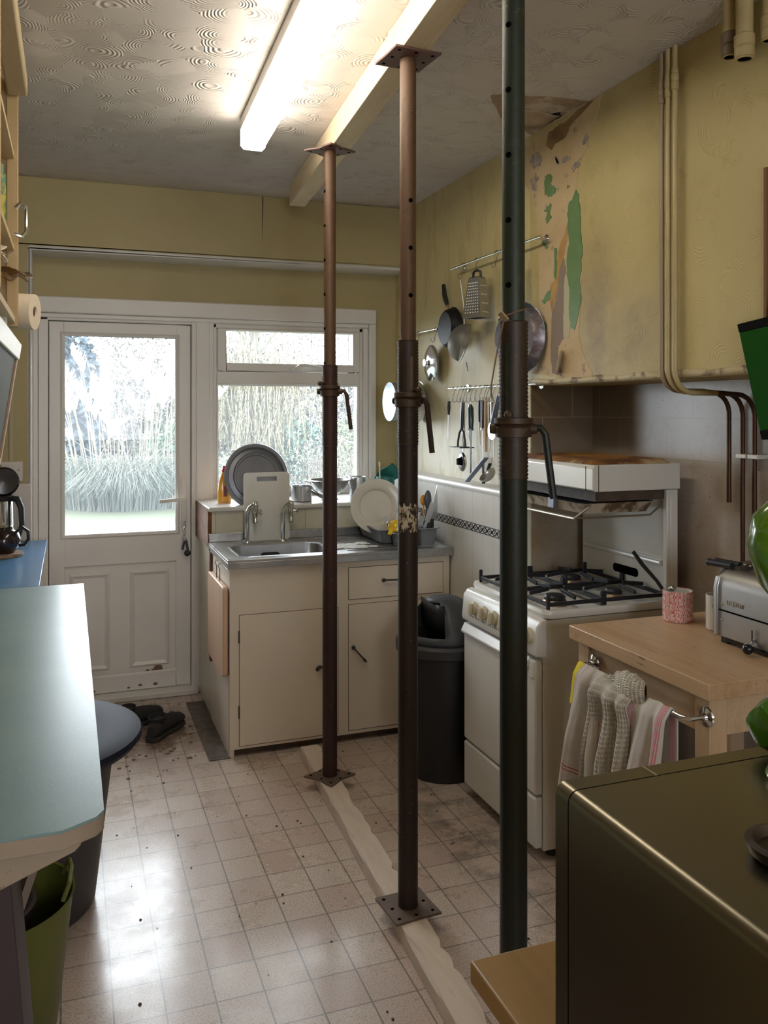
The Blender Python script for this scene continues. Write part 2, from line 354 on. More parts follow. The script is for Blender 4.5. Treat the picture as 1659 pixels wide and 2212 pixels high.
# ------------------------------------------------------------------ mesh builder
def frame(d):
    d = Vector(d).normalized(); up = Vector((0, 0, 1)) if abs(d.z) < .95 else Vector((1, 0, 0))
    a = d.cross(up).normalized(); return d, a, a.cross(d).normalized()
class B:
    def __init__(s): s.bm = bmesh.new()
    def face(s, vs):
        try: return s.bm.faces.new(vs)
        except ValueError: return None
    def loft(s, loops, close=True, cap0=True, cap1=True):
        L = [[s.bm.verts.new(p) for p in lp] for lp in loops]
        n = len(L[0])
        for i in range(len(L)-1):
            for j in range(n if close else n-1):
                k = (j+1) % n; s.face([L[i][j], L[i][k], L[i+1][k], L[i+1][j]])
        if cap0: s.face(L[0][::-1])
        if cap1: s.face(L[-1])
        return s
    def box(s, x0, x1, y0, y1, z0, z1, m=None):
        c = [Vector(p) for p in ((x0,y0,z0),(x1,y0,z0),(x1,y1,z0),(x0,y1,z0),(x0,y0,z1),(x1,y0,z1),(x1,y1,z1),(x0,y1,z1))]
        if m: c = [m @ p for p in c]
        return s.loft([c[:4], c[4:]])
    def obox(s, p0, p1, w_, h_, up=(0, 0, 1)):
        """bar from p0 to p1, width w_, height h_"""
        p0, p1 = Vector(p0), Vector(p1); d = (p1-p0).normalized(); a = d.cross(Vector(up)).normalized()*w_/2; b = a.cross(d).normalized()*h_/2
        return s.loft([[p+a+b, p-a+b, p-a-b, p+a-b] for p in (p0, p1)])
    def cyl(s, p0, p1, r0, r1=None, n=20, caps=True):
        r1 = r0 if r1 is None else r1; p0, p1 = Vector(p0), Vector(p1); d, a, b = frame(p1-p0)
        return s.loft([[p+(a*cos(2*PI*i/n)+b*sin(2*PI*i/n))*r for i in range(n)] for p, r in ((p0, r0), (p1, r1))], cap0=caps, cap1=caps)
    def lathe(s, prof, c=(0, 0, 0), axis=(0, 0, 1), n=28, cap0=True, cap1=True, a0=0, a1=2*PI):
        c = Vector(c); d, a, b = frame(axis); full = abs(a1-a0-2*PI) < 1e-6
        k = n if full else n+1
        return s.loft([[c+d*z+(a*cos(a0+(a1-a0)*i/n)+b*sin(a0+(a1-a0)*i/n))*max(r, 1e-4) for i in range(k)] for r, z in prof], close=full, cap0=cap0 and full, cap1=cap1 and full)
    def tube(s, pts, r, n=8, closed=False):
        P = [Vector(p) for p in pts]; loops = []; a = None
        for i, p in enumerate(P):
            q0 = P[i-1] if (i or closed) else P[i]; q1 = P[(i+1) % len(P)] if (i < len(P)-1 or closed) else P[i]
            d = (q1-q0).normalized()
            if a is None: _, a, _b = frame(d)
            a = (a-d*a.dot(d))
            if a.length < 1e-5: _, a, _b = frame(d)
            a.normalize(); b = d.cross(a); rr = r[i] if isinstance(r, (list, tuple)) else r
            loops.append([p+(a*cos(2*PI*k/n)+b*sin(2*PI*k/n))*rr for k in range(n)])
        if closed: loops.append(loops[0]); return s.loft(loops, cap0=False, cap1=False)
        return s.loft(loops)
    def prism(s, pts, vec):
        v = Vector(vec); pts = [Vector(p) for p in pts]
        return s.loft([pts, [p+v for p in pts]])
    def sphere(s, c, r, n=16, sx=1, sy=1, sz=1):
        c = Vector(c); m = n//2
        return s.loft([[c+Vector((r*sx*sin(PI*i/m)*cos(2*PI*j/n), r*sy*sin(PI*i/m)*sin(2*PI*j/n), -r*sz*cos(PI*i/m))) for j in range(n)] for i in [.02]+list(range(1, m))+[m-.02]])
    def sheet(s, fn, nu, nv):
        g = [[s.bm.verts.new(fn(i/nu, j/nv)) for j in range(nv+1)] for i in range(nu+1)]
        uv = s.bm.loops.layers.uv.verify()
        for i in range(nu):
            for j in range(nv):
                f = s.face([g[i][j], g[i+1][j], g[i+1][j+1], g[i][j+1]])
                if f:
                    for l_, (a, b) in zip(f.loops, ((i, j), (i+1, j), (i+1, j+1), (i, j+1))): l_[uv].uv = (a/nu, b/nv)
        return s
ROOT = {}
def build(name, b, m, parent=None, world=True, bevel=0, solid=0, sub=0, smooth=True, ang=.6, seg=2, sharp=True):
    me = bpy.data.meshes.new(name)
    bmesh.ops.remove_doubles(b.bm, verts=b.bm.verts, dist=1e-6)
    bmesh.ops.recalc_face_normals(b.bm, faces=b.bm.faces)
    o = bpy.data.objects.new(name, me)
    if parent is None:
        vs = [v.co for v in b.bm.verts]
        c = Vector(((min(v.x for v in vs)+max(v.x for v in vs))/2, (min(v.y for v in vs)+max(v.y for v in vs))/2, min(v.z for v in vs)))
        bmesh.ops.translate(b.bm, verts=b.bm.verts, vec=-c); o.location = c; ROOT[o.name] = c
    else:
        off = ROOT.get(parent.name, Vector())
        if world: bmesh.ops.translate(b.bm, verts=b.bm.verts, vec=-off)
        o.parent = parent
    b.bm.to_mesh(me); b.bm.free()
    COL.objects.link(o)
    if parent is not None: ROOT[o.name] = ROOT.get(parent.name, Vector())
    else: ROOT[o.name] = o.location.copy()
    me.materials.append(m)
    if smooth:
        me.shade_smooth()
        if sharp: me.set_sharp_from_angle(angle=ang)
    if solid:
        md = o.modifiers.new('solid', 'SOLIDIFY'); md.thickness = solid; md.offset = 0
    if bevel:
        md = o.modifiers.new('bevel', 'BEVEL'); md.width = bevel; md.segments = seg; md.limit_method = 'ANGLE'; md.angle_limit = .7; md.harden_normals = False
    if sub:
        md = o.modifiers.new('sub', 'SUBSURF'); md.levels = sub; md.render_levels = sub
    return o
def tag(o, label, cat, group=None):
    o['label'] = label; o['category'] = cat
    if group: o['group'] = group
    return o
def thing(name, label, cat, loc, rotz=0, group=None):
    o = bpy.data.objects.new(name, None); COL.objects.link(o); o.location = loc; o.rotation_euler = (0, 0, rotz); o.empty_display_size = .05
    ROOT[o.name] = Vector(loc); return tag(o, label, cat, group)
def solo(name, b, m, label, cat, group=None, **k): return tag(build(name, b, m, **k), label, cat, group)
def struct(name, b, m, parent=None, **k):
    o = build(name, b, m, parent, **k)
    if parent is None: o['kind'] = 'structure'
    return o
def dup(root, loc, label=None, group=None, rotz=None):
    r = root.copy(); COL.objects.link(r); r.location = loc
    if rotz is not None: r.rotation_euler = (r.rotation_euler[0], r.rotation_euler[1], rotz)
    if label: r['label'] = label
    if group: r['group'] = group
    for ch in list(root.children):
        c = ch.copy(); COL.objects.link(c); c.parent = r
        for g in ch.children:
            d = g.copy(); COL.objects.link(d); d.parent = c
    return r
def rrect(x0, x1, y0, y1, r, z, n=5):
    pts = []
    for cx, cy, a in ((x1-r, y1-r, 0), (x0+r, y1-r, PI/2), (x0+r, y0+r, PI), (x1-r, y0+r, 1.5*PI)):
        for i in range(n+1): pts.append(Vector((cx+r*cos(a+PI/2*i/n), cy+r*sin(a+PI/2*i/n), z)))
    return pts
def text(name, s, size, m, parent, loc, rot, ext=.0006, world=True):
    cu = bpy.data.curves.new(name, 'FONT'); cu.body = s; cu.size = size; cu.extrude = ext; cu.align_x = 'LEFT'
    t = bpy.data.objects.new(name+'_tmp', cu); COL.objects.link(t)
    dg = bpy.context.evaluated_depsgraph_get(); dg.update()
    me = bpy.data.meshes.new_from_object(t.evaluated_get(dg)); bpy.data.objects.remove(t)
    o = bpy.data.objects.new(name, me); COL.objects.link(o); me.materials.clear(); me.materials.append(m)
    M = Matrix.Translation(Vector(loc)-(ROOT.get(parent.name, Vector()) if world else Vector())) @ rot
    me.transform(M); o.parent = parent; return o
def rot3(ax, ay, az):
    return Matrix((ax, ay, az)).transposed().to_4x4()

# ================================================================== SETTING
XR, XL, YB, YR, H = 1.84, -.85, 4.6, 4.8, 2.715
struct('floor', B().box(XL-.2, 2.4, -2.2, 5.0, -.1, 0), FLOOR)
struct('ceiling', B().box(XL-.2, 2.4, -2.2, 5.05, H, H+.1), CEIL)
struct('wall_left', B().box(XL-.2, XL, -2.2, 4.6, 0, H), WALLP)
struct('wall_front', B().box(XL, XR, -2.2, -2.0, 0, 1.15).box(XL, XR, -2.2, -2.0, 2.2, H).box(XL, -.05, -2.2, -2.0, 1.15, 2.2).box(1.0, XR, -2.2, -2.0, 1.15, 2.2), WALLP)
b = B(); b.box(XL-.2, 2.4, YB, 5.05, 2.37, H); b.box(XL-.2, -.185, YB, 5.05, 0, 2.37)
struct('wall_back', b, WALLP, bevel=.008)
b = B(); b.box(-.185, XR, YR, 5.05, 2.14, 2.37); b.box(1.703, XR, YR, 5.05, 1.04, 2.14); b.box(.66, XR, YR, 5.05, 0, 1.04)
struct('wall_back_recess', b, WALLP)
struct('wall_right', B().box(XR, 2.4, 3.2, 4.8, 0, H), WALLS)
struct('wall_right_breast', B().box(XR, 2.4, -2.2, 3.2, 1.652, H), WALL)
b = B(); b.box(2.15, 2.4, 1.2, 3.2, 0, 1.66)
struct('wall_recess_back', b, TREC)
struct('wall_recess_side', B().box(1.845, 2.16, 3.199, 3.203, 0, 1.66), TRECS)
struct('wall_right_near', B().box(XR, 2.4, -2.2, 1.2, 0, 1.652), WALLP)
# tiled dado on the right wall, its rounded ledge and patterned border
struct('wall_right_dado', B().box(1.747, XR, 3.205, YR, 0, 1.185), TDADO)
b = B(); b.loft([[Vector((1.745+.015*(1-cos(t))-.006, y, 1.188+.018*sin(t))) for t in [i*PI/12 for i in range(7)]]+[Vector((XR, y, 1.206)), Vector((XR, y, 1.18)), Vector((1.74, y, 1.18))] for y in (3.205, YR)])
struct('trim_1', b, WHITEP)
b = B()
def strip(b, p, q, t, x=1.7455):
    p = Vector((x, *p)); q = Vector((x, *q)); d = (q-p).normalized(); nrm = Vector((0, -d.z, d.y))*t/2
    b.prism([p+nrm, q+nrm, q-nrm, p-nrm], (.0012, 0, 0))
y = 3.28; P_ = .046
while y < 4.30:
    for dz in (-.017, .017): strip(b, (y, 1.010+dz), (y+P_, 1.010+dz), .0035)
    for s1 in (1, -1):
        strip(b, (y, 1.010), (y+P_*.30, 1.010+s1*.011), .005); strip(b, (y+P_*.30, 1.010+s1*.011), (y+P_*.62, 1.010+s1*.011), .005)
        strip(b, (y+P_*.62, 1.010+s1*.011), (y+P_*.92, 1.010), .005)
    strip(b, (y+P_*.38, 1.010), (y+P_*.54, 1.010), .006); strip(b, (y+P_*.80, 1.010), (y+P_*1.08, 1.010), .009)
    y += P_
o = struct('trim_2', b, mat('border_black', (.03, .035, .05), .3), smooth=False)
# tiled upstand behind the sink with the deep window sill on top
struct('wall_sink_upstand', B().box(.672, 1.747, 4.335, YR+.02, 0, 1.035), TSINK)
struct('trim_3', B().box(.655, 1.747, 4.32, YR, 1.035, 1.058), WHITEP, bevel=.006)
struct('trim_4', B().box(.652, .672, 4.335, YR, .86, 1.05), RUST)
# soft plaster bead under the lintel, corner bead on the left
b = B(); b.box(-.19, XR, 4.598, 4.8, 2.352, 2.372); b.box(-.190, -.176, 4.598, 4.8, 0, 2.352)
struct('trim_5', b, WHITEP, bevel=.006)
# crack in the back wall paper
b = B(); b.prism([(.985, 4.598, 2.71), (.992, 4.598, 2.71), (.990, 4.598, 2.60), (.986, 4.598, 2.47)], (0, .004, 0))
struct('trim_6', b, mat('crack_dark', (.12, .09, .05), .8))

# ---------------- door and windows
b = B()
for (x0, x1, z0, z1, yy) in ((-.178, 1.703, 2.055, 2.14, 4.755), (-.178, 1.659, 2.030, 2.0549, 4.77), (1.660, 1.703, 1.058, 2.0549, 4.756), (1.628, 1.6595, 1.058, 2.0299, 4.775), (-.178, -.153, 0, 2.0299, 4.756)):
    b.box(x0, x1, yy, 4.90, z0, z1)
struct('trim_7', b, UPVC, bevel=.006)
d1 = struct('door_1', B().box(-.115, -.085, 4.8605, 4.88, 0, 2.03).box(.615, .64, 4.8605, 4.88, 0, 2.03).box(-.085, .615, 4.8605, 4.88, 2.0, 2.03).box(-.152, -.104, 4.785, 4.90, 0, 2.035).box(-.152, .635, 4.785, 4.9, 2.018, 2.035).box(.631, .752, 4.778, 4.90, 0, 2.035).box(.655, .728, 4.77, 4.79, 0, 2.035), UPVC, bevel=.004)
gx0, gx1, gz0, gz1 = -.028, .552, .883, 1.943
b = B(); y0, y1 = 4.80, 4.86
b.box(-.100, gx0, y0, y1, .035, 2.014); b.box(gx1, .628, y0, y1, .035, 2.014); b.box(gx0, gx1, y0, y1, gz1, 2.014); b.box(gx0, gx1, y0, y1, .72, gz0)
b.box(gx0, gx1, y0+.012, y1, .10, .73); b.box(gx0, gx1, y0, y1, .035, .12)
lf = struct('door_leaf', b, UPVC, d1, bevel=.003)
def bead(b, x0, x1, z0, z1, wd, yy, dp=.012):
    """mitred picture-frame moulding"""
    for k, (a, c) in enumerate(((0, 0), (wd*.5, dp), (wd, 0))): pass
    o1 = [(x0, z0), (x1, z0), (x1, z1), (x0, z1)]; mid = [(x0+wd*.4, z0+wd*.4), (x1-wd*.4, z0+wd*.4), (x1-wd*.4, z1-wd*.4), (x0+wd*.4, z1-wd*.4)]
    i1 = [(x0+wd, z0+wd), (x1-wd, z0+wd), (x1-wd, z1-wd), (x0+wd, z1-wd)]
    b.loft([[Vector((x, yy, z)) for x, z in o1], [Vector((x, yy-dp, z)) for x, z in mid], [Vector((x, yy+.002, z)) for x, z in i1]], cap0=False, cap1=False)
b = B(); bead(b, gx0-.018, gx1+.018, gz0-.018, gz1+.018, .024, 4.80, .010)
bead(b, .0, .205, .155, .68, .030, 4.812); bead(b, .306, .516, .155, .68, .030, 4.812); bead(b, gx0-.01, gx1+.01, .115, .73, .014, 4.806, .006)
struct('door_moulding', b, UPVC, d1, smooth=False)
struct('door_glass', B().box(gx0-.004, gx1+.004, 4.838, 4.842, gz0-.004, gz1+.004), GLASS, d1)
b = B(); b.box(.578, .606, 4.788, 4.80, .90, 1.175)
struct('handle_plate', b, UPVC, d1, bevel=.003)
b = B(); b.cyl((.592, 4.79, 1.062), (.592, 4.755, 1.062), .010); b.obox((.598, 4.757, 1.062), (.455, 4.750, 1.054), .012, .020)
struct('door_handle', b, mat('white_handle', (.80, .79, .76), .3), d1, bevel=.003)
b = B(); b.box(.578, .632, 4.86, 4.90, 1.03, 1.10)
struct('door_sill', B().box(-.15, .66, 4.72, 4.90, 0, .032), WHITEP, d1, bevel=.006)
b = B()
for (cx, cz, r) in ((.455, .142, .022), (.435, .130, .015), (.47, .128, .013), (.40, .132, .009), (.385, .126, .006), (.36, .06, .010), (.30, .052, .008), (.44, .058, .012), (.12, .05, .01)):
    b.sphere((cx, 4.811 if cz > .12 else 4.799, cz), r, 8, 1.1, .10, .7)
struct('mud_splash', b, mat('dried_mud', (.20, .13, .08), .95), d1)
# bunch of keys hanging in the lock
k = thing('key_bunch', 'bunch of keys with black fobs hanging from the door lock', 'keys', (.592, 4.775, .745))
b = B(); b.cyl((.592, 4.79, .935), (.592, 4.765, .935), .006); b.tube([(.592+.004*sin(i*1.7), 4.768, .93-.012*i) for i in range(9)], .0035)
b.tube([(.592+.011*cos(t), 4.766, .835+.014*sin(t)) for t in [i*PI/6 for i in range(12)]], .0018, closed=True)
build('key_ring', b, CHROME, k)
b = B(); b.obox((.600, 4.765, .835), (.612, 4.762, .765), .010, .026, (0, 1, 0)); b.obox((.590, 4.768, .83), (.580, 4.768, .785), .010, .022, (0, 1, 0)); b.sphere((.606, 4.764, .765), .018, 10, 1, .4, 1)
build('key_fob', b, BLACK, k, bevel=.003)
# window: fixed lower light and top-hung transom
w1 = struct('window_1', B().box(.752, .770, 4.79, 4.89, 1.058, 2.03).box(1.605, 1.628, 4.79, 4.89, 1.058, 2.03).box(.770, 1.605, 4.785, 4.89, 1.695, 1.765).box(.770, 1.605, 4.79, 4.89, 1.058, 1.105).box(.752, 1.628, 4.79, 4.89, 2.005, 2.035), UPVC, bevel=.004)
b = B(); bead(b, .762, 1.612, 1.098, 1.702, .018, 4.792, .008); struct('window_bead', b, UPVC, w1, smooth=False)
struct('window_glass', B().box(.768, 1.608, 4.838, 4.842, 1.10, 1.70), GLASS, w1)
w2 = struct('window_2', B().box(.774, .820, 4.775, 4.86, 1.768, 2.004).box(1.563, 1.605, 4.775, 4.86, 1.768, 2.004).box(.820, 1.563, 4.775, 4.86, 1.768, 1.812).box(.820, 1.563, 4.775, 4.86, 1.994, 2.004), UPVC, bevel=.004)
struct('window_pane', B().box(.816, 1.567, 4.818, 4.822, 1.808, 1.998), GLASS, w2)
b = B(); b.box(1.18, 1.25, 4.755, 4.776, 1.775, 1.79); b.tube([(1.215, 4.757, 1.785), (1.235, 4.745, 1.80), (1.27, 4.742, 1.803), (1.33, 4.745, 1.795), (1.36, 4.75, 1.79)], [.010, .011, .010, .009, .006], 10)
struct('window_handle', b, mat('white_handle', (.8, .79, .76), .3), w2, bevel=.002)

# ---------------- damaged plaster on the chimney breast (torn paper layers, each with its own thickness)
PATCH = {
'plaster': [(3.327,2.705),(3.211,2.674),(3.111,2.696),(2.986,2.695),(2.86,2.712),(2.698,2.713),(2.677,2.713),(2.698,2.66),(2.75,2.586),(2.791,2.527),(2.823,2.495),(2.841,2.443),(2.85,2.399),(2.832,2.362),(2.824,2.306),(2.818,2.246),(2.811,2.167),(2.804,2.086),(2.812,2.005),(2.822,1.899),(2.827,1.832),(2.812,1.791),(2.785,1.742),(2.75,1.705),(2.733,1.674),(2.946,1.68),(3.188,1.702),(3.127,1.727),(3.12,1.866),(3.122,2.09),(3.127,2.231),(3.138,2.35),(3.177,2.438),(3.211,2.491),(3.315,2.558)],
'green': [[(2.846,2.4),(2.827,2.373),(2.818,2.304),(2.813,2.226),(2.804,2.157),(2.806,2.096),(2.818,2.036),(2.812,1.964),(2.827,1.919),(2.855,1.857),(2.883,1.873),(2.893,1.942),(2.888,1.989),(2.893,2.031),(2.907,2.07),(2.912,2.139),(2.893,2.199),(2.902,2.29),(2.907,2.323),(2.893,2.362),(2.869,2.372)],
 [(3.074,2.511),(3.032,2.511),(3.019,2.488),(3.032,2.47),(2.986,2.44),(2.996,2.426),(3.037,2.419),(3.074,2.433),(3.079,2.476)],
 [(3.084,2.372),(3.032,2.391),(3.024,2.37),(3.042,2.347),(3.022,2.329),(3.058,2.312),(3.071,2.336),(3.056,2.352)],
 [(3.001,2.203),(2.986,2.2),(2.988,2.157),(2.981,2.108),(2.991,2.066),(3.004,2.084),(3.001,2.154)],
 [(3.1,1.998),(3.048,2.036),(3.022,2.038),(3.032,2.001),(3.074,1.987)],
 [(3.116,1.888),(3.09,1.919),(3.058,1.9),(3.063,1.867),(3.09,1.856),(3.116,1.861)],
 [(3.1,2.248),(3.068,2.264),(3.053,2.245),(3.074,2.232),(3.048,2.216),(3.068,2.209)],
 [(2.909,2.429),(2.893,2.43),(2.893,2.421),(2.905,2.422)]],
'grey': [[(2.936,2.154),(2.917,2.114),(2.925,2.009),(2.936,1.904),(2.927,1.834),(2.971,1.806),(2.981,1.747),(2.946,1.703),(2.951,1.683),(3.022,1.698),(3.032,1.805),(3.022,1.94),(2.981,2.027),(2.961,2.105)]],
'orange': [[(2.961,2.206),(2.917,2.262),(2.902,2.29),(2.907,2.228),(2.936,2.154),(2.961,2.105),(2.986,2.028),(3.022,1.945),(3.037,1.991),(3.032,2.055),(3.001,2.073),(2.981,2.124),(2.976,2.177)]],
'pale': [[(2.912,2.092),(2.893,2.031),(2.893,1.973),(2.888,1.873),(2.898,1.832),(2.932,1.835),(2.936,1.915),(2.929,2.009),(2.925,2.073)]],
'brown': [[(3.058,2.663),(3.048,2.682),(2.976,2.687),(2.898,2.689),(2.86,2.70),(2.76,2.712),(2.72,2.708),(2.893,2.656),(2.917,2.626),(2.996,2.623),(3.027,2.605),(3.063,2.632)]],
'slate': [[(3.188,2.628),(3.133,2.624),(3.095,2.591),(3.111,2.567),(3.166,2.565),(3.199,2.597)],[(2.946,2.55),(2.888,2.542),(2.898,2.526),(2.946,2.534)],[(2.86,2.505),(2.813,2.518),(2.818,2.489),(2.869,2.469),(2.874,2.493)],[(2.804,2.572),(2.768,2.597),(2.764,2.57),(2.786,2.562)],[(3.19,2.53),(3.15,2.545),(3.12,2.52),(3.15,2.50),(3.14,2.47),(3.18,2.48)],[(3.0,2.57),(2.98,2.56),(2.97,2.53),(2.99,2.535)]]}
def ragged(pts, amp, n=4, rnd=random.Random(3)):
    out = []
    for i, p in enumerate(pts):
        q = pts[(i+1) % len(pts)]
        for k in range(n):
            t = k/n; out.append((p[0]+(q[0]-p[0])*t+rnd.uniform(-amp, amp)*(k > 0), p[1]+(q[1]-p[1])*t+rnd.uniform(-amp, amp)*(k > 0)))
    return out
def patches(name, lst, x, m, amp=.004, kind=None):
    b = B()
    for pts in lst:
        q = [Vector((x, y, min(z, H-.001))) for y, z in ragged(pts, amp)]
        b.prism(q, (XR+.001-x, 0, 0))
    o = struct(name, b, m, smooth=False); return o
patches('wall_right_plaster', [PATCH['plaster']], XR-.0015, mat('bare_cream_plaster', (.60, .46, .28), .8, 0, (.52, .38, .21), 6, col3=(.33, .24, .19), scale3=16, lo3=.60, hi3=.70, bump=.3, bscale=30))
patches('wall_right_grey_layer', PATCH['grey'], XR-.0022, mat('grey_brown_plaster', (.27, .21, .17), .85, bump=.3))
patches('wall_right_green_paint', PATCH['green'], XR-.0034, mat('old_green_paint', (.16, .27, .11), .5, 0, (.12, .22, .09), 12, bump=.2), .005)
patches('wall_right_orange_layer', PATCH['orange'], XR-.0030, mat('orange_paper_back', (.52, .32, .12), .8, 0, (.40, .22, .08), 15))
patches('wall_right_pale_layer', PATCH['pale'], XR-.0032, mat('pale_green_paper', (.50, .46, .31), .8))
patches('wall_right_damp_stain', PATCH['brown'], XR-.0026, mat('damp_brown_plaster', (.32, .20, .09), .85, 0, (.20, .12, .05), 14, bump=.5, bscale=25))
patches('wall_right_slate_flecks', PATCH['slate'], XR-.0028, mat('slate_grey_flecks', (.26, .22, .21), .85, 0, (.40, .32, .25), 40, .45, .55), .009)
b = B()   # curling flap of torn paper at the foot of the patch
b.sheet(lambda u, v: Vector((XR-.006-.03*u*u, 2.975-.035*u-.03*v, 1.70+.09*v-.01*u)), 6, 4)
struct('wall_right_torn_flap', b, mat('paper_flap', (.55, .48, .36), .8), solid=.0015)
b = B()   # blackened lower lip of the breast
b.sheet(lambda u, v: Vector((XR-.004-.003*sin(u*40), 3.2-2.1*u, 1.654+.022*v+.004*sin(u*57)*v)), 80, 2)
struct('trim_8', b, mat('chipped_cream_lip', (.50, .42, .25), .6, 0, (.20, .12, .07), 9, .52, .60), solid=.004)
# ceiling damage
def cpoly(name, pts, z, m, amp=.006):
    b = B(); b.prism([Vector((x, y, z)) for x, y in ragged(pts, amp)], (0, 0, H+.002-z)); return struct(name, b, m, smooth=False)
cpoly('ceiling_stain', [(1.467,2.841),(1.507,2.80),(1.60,2.795),(1.698,2.766),(1.838,2.762),(1.838,3.188),(1.72,3.10),(1.62,3.04)], H-.0015, mat('damp_ceiling', (.40, .29, .19), .8, 0, (.24, .16, .10), 9, col3=(.55, .47, .40), scale3=5, lo3=.5, hi3=.6))
cpoly('ceiling_hole', [(1.72,2.99),(1.75,2.94),(1.803,2.90),(1.83,2.94),(1.825,3.03),(1.785,3.03)], H-.003, mat('hole_black', (.006, .005, .004), 1))
b = B(); b.sheet(lambda u, v: Vector((1.60+.22*u, 2.90+.12*v+.03*u, H-.003-.045*sin(PI*v*.5)*(1-u)**1.5*u*3-.004*sin(9*u))), 10, 6)
struct('ceiling_flap', b, mat('sagging_ceiling_paper', (.46, .36, .25), .8, 0, (.33, .24, .15), 9), solid=.002)

# ================================================================== OUTSIDE
lawnm = mat('lawn_grass', (.044, .056, .027), .9, 0, (.052, .060, .032), 1.2, col3=(.036, .050, .022), scale3=25, bump=.8, bscale=20)
struct('floor_lawn', B().box(-14, 22, 5.05, 44, -.20, -.12), lawnm)
def blades(n, cx, cy, r, hmin, hmax, lean, wd, seed, droop=.5, z0=-.12, flat=1.0):
    rnd = random.Random(seed); b = B()
    for i in range(n):
        a = rnd.uniform(0, 2*PI); rr = r*math.sqrt(rnd.random()); x, y = cx+rr*cos(a), cy+rr*sin(a)*flat
        h = rnd.uniform(hmin, hmax); la = rnd.uniform(0, 2*PI) if rnd.random() < .3 else a; ln = lean*rnd.uniform(.2, 1)*h
        pts = []
        for k in range(5):
            t = k/4; pts.append(Vector((x+cos(la)*ln*t*t, y+sin(la)*ln*t*t, z0+h*(t-droop*t**3*lean*.6))))
        sd = Vector((rnd.uniform(-1, 1), rnd.uniform(-.4, .4), 0)).normalized()*wd
        L = [[p-sd*(1-k/4.6), p+sd*(1-k/4.6)] for k, p in enumerate(pts)]
        vs = [[b.bm.verts.new(q) for q in l_] for l_ in L]
        for k in range(4): b.face([vs[k][0], vs[k][1], vs[k+1][1], vs[k+1][0]])
    return b
PX, PY = .95, 15.6
pg = thing('pampas_grass', 'big pampas grass clump with white plumes on the lawn beyond the door', 'plant', (PX, PY, -.12))
o = build('leaves', blades(2200, PX, PY, 1.05, .8, 1.9, 1.15, .009, 3, 1.0), m_leaf('pampas_leaf', (.055, .075, .062), (.10, .105, .085)), pg); o['kind'] = 'stuff'
rnd = random.Random(9); sb = B(); pb = []
plm = mat('plume_white', (.88, .85, .80), .9); stm = mat('pampas_stem', (.14, .125, .10), .8)
for i in range(84):
    a = rnd.uniform(0, 2*PI); x = PX+rnd.uniform(-1.05, 1.25); y = PY+rnd.uniform(-.8, .8); h = rnd.uniform(1.7, 2.75)
    ln = (x-PX)*.42+rnd.uniform(-.25, .25)-.08
    if i < 4: ln = 1.4-i*.9; h = 1.4
    pts = [Vector((x+ln*t*t, y+.1*t, -.12+h*t)) for t in (0, .3, .6, .85, 1)]
    sb.tube(pts, [.010, .009, .008, .006, .003], 4)
    if i < 46:
        d = (pts[-1]-pts[-2]).normalized(); q = B(); base = pts[-2]; L = rnd.uniform(.35, .6)
        for k in range(75):
            t = rnd.random(); c = base+d*L*t+Vector((.10*t*t*(1 if ln > 0 else -1), 0, 0)); a2 = rnd.uniform(0, 2*PI); w_ = .11*sin(PI*min(1, t*.85+.15))
            e = c+Vector((cos(a2)*w_, sin(a2)*w_, .10-.05*t)); s2 = Vector((.026, 0, 0))
            vs = [q.bm.verts.new(v) for v in (c-s2, c+s2, e+s2*.3+Vector((0, 0, .05)), e-s2*.3)]; q.face(vs)
        build('plume', q, plm, pg)
o = build('stems', sb, stm, pg); o['kind'] = 'stuff'
def foliage(n, c, r, sz, seed, lw=.06):
    rnd = random.Random(seed); b = B()
    for i in range(n):
        v = Vector((rnd.gauss(0, 1), rnd.gauss(0, 1), rnd.gauss(0, 1))).normalized()*rnd.random()**.4
        p = Vector((c[0]+v.x*r[0], c[1]+v.y*r[1], max(-.1, c[2]+v.z*r[2]))); a = Vector((rnd.uniform(-1, 1), rnd.uniform(-1, 1), rnd.uniform(-1, 1))).normalized()*lw*rnd.uniform(.5, 1.2)
        q = a.cross(Vector((rnd.uniform(-1, 1), rnd.uniform(-1, 1), rnd.uniform(-1, 1)))).normalized()*lw*.45
        b.face([b.bm.verts.new(x) for x in (p-a, p+q, p+a, p-q)])
    return b
def twigs(n, c, r, seed, rad=.012):
    rnd = random.Random(seed); b = B()
    for i in range(n):
        x = c[0]+rnd.uniform(-1, 1)*r[0]*.5; y = c[1]+rnd.uniform(-1, 1)*r[1]*.5; p = Vector((x, y, -.12)); pts = [p.copy()]; d = Vector((rnd.uniform(-.3, .3), rnd.uniform(-.2, .2), 1))
        for k in range(5):
            d += Vector((rnd.uniform(-.25, .25), rnd.uniform(-.2, .2), 0)); p = p+d.normalized()*(c[2]+r[2])/5*rnd.uniform(.8, 1.1); pts.append(p.copy())
        b.tube(pts, [rad*(1-k*.17) for k in range(6)], 4)
    return b
def bush(name, label, cat, c, r, n, m, seed, lw=.06, tw=18, twm=None, group=None):
    t = thing(name, label, cat, (c[0], c[1], -.12), group=group)
    o = build('foliage', foliage(n, c, r, 0, seed, lw), m, t, smooth=False); o['kind'] = 'stuff'
    o = build('branches', twigs(tw, c, r, seed+1), twm or mat('grey_bark', (.16, .145, .125), .9), t); o['kind'] = 'stuff'; return t
ray = lambda u, D: (lambda a: (.3453*D+.9385*a, .9385*D-.3453*a))((u-829.5)/1847*D)
x, y = ray(170, 23); bush('conifer', 'dark blue-green conifer behind the pampas grass at far left', 'tree', (x-.8, y, 1.6), (1.45, 1.0, 2.7), 6500, m_leaf('conifer_needles', (.02, .040, .055), (.040, .062, .078)), 11, .16)
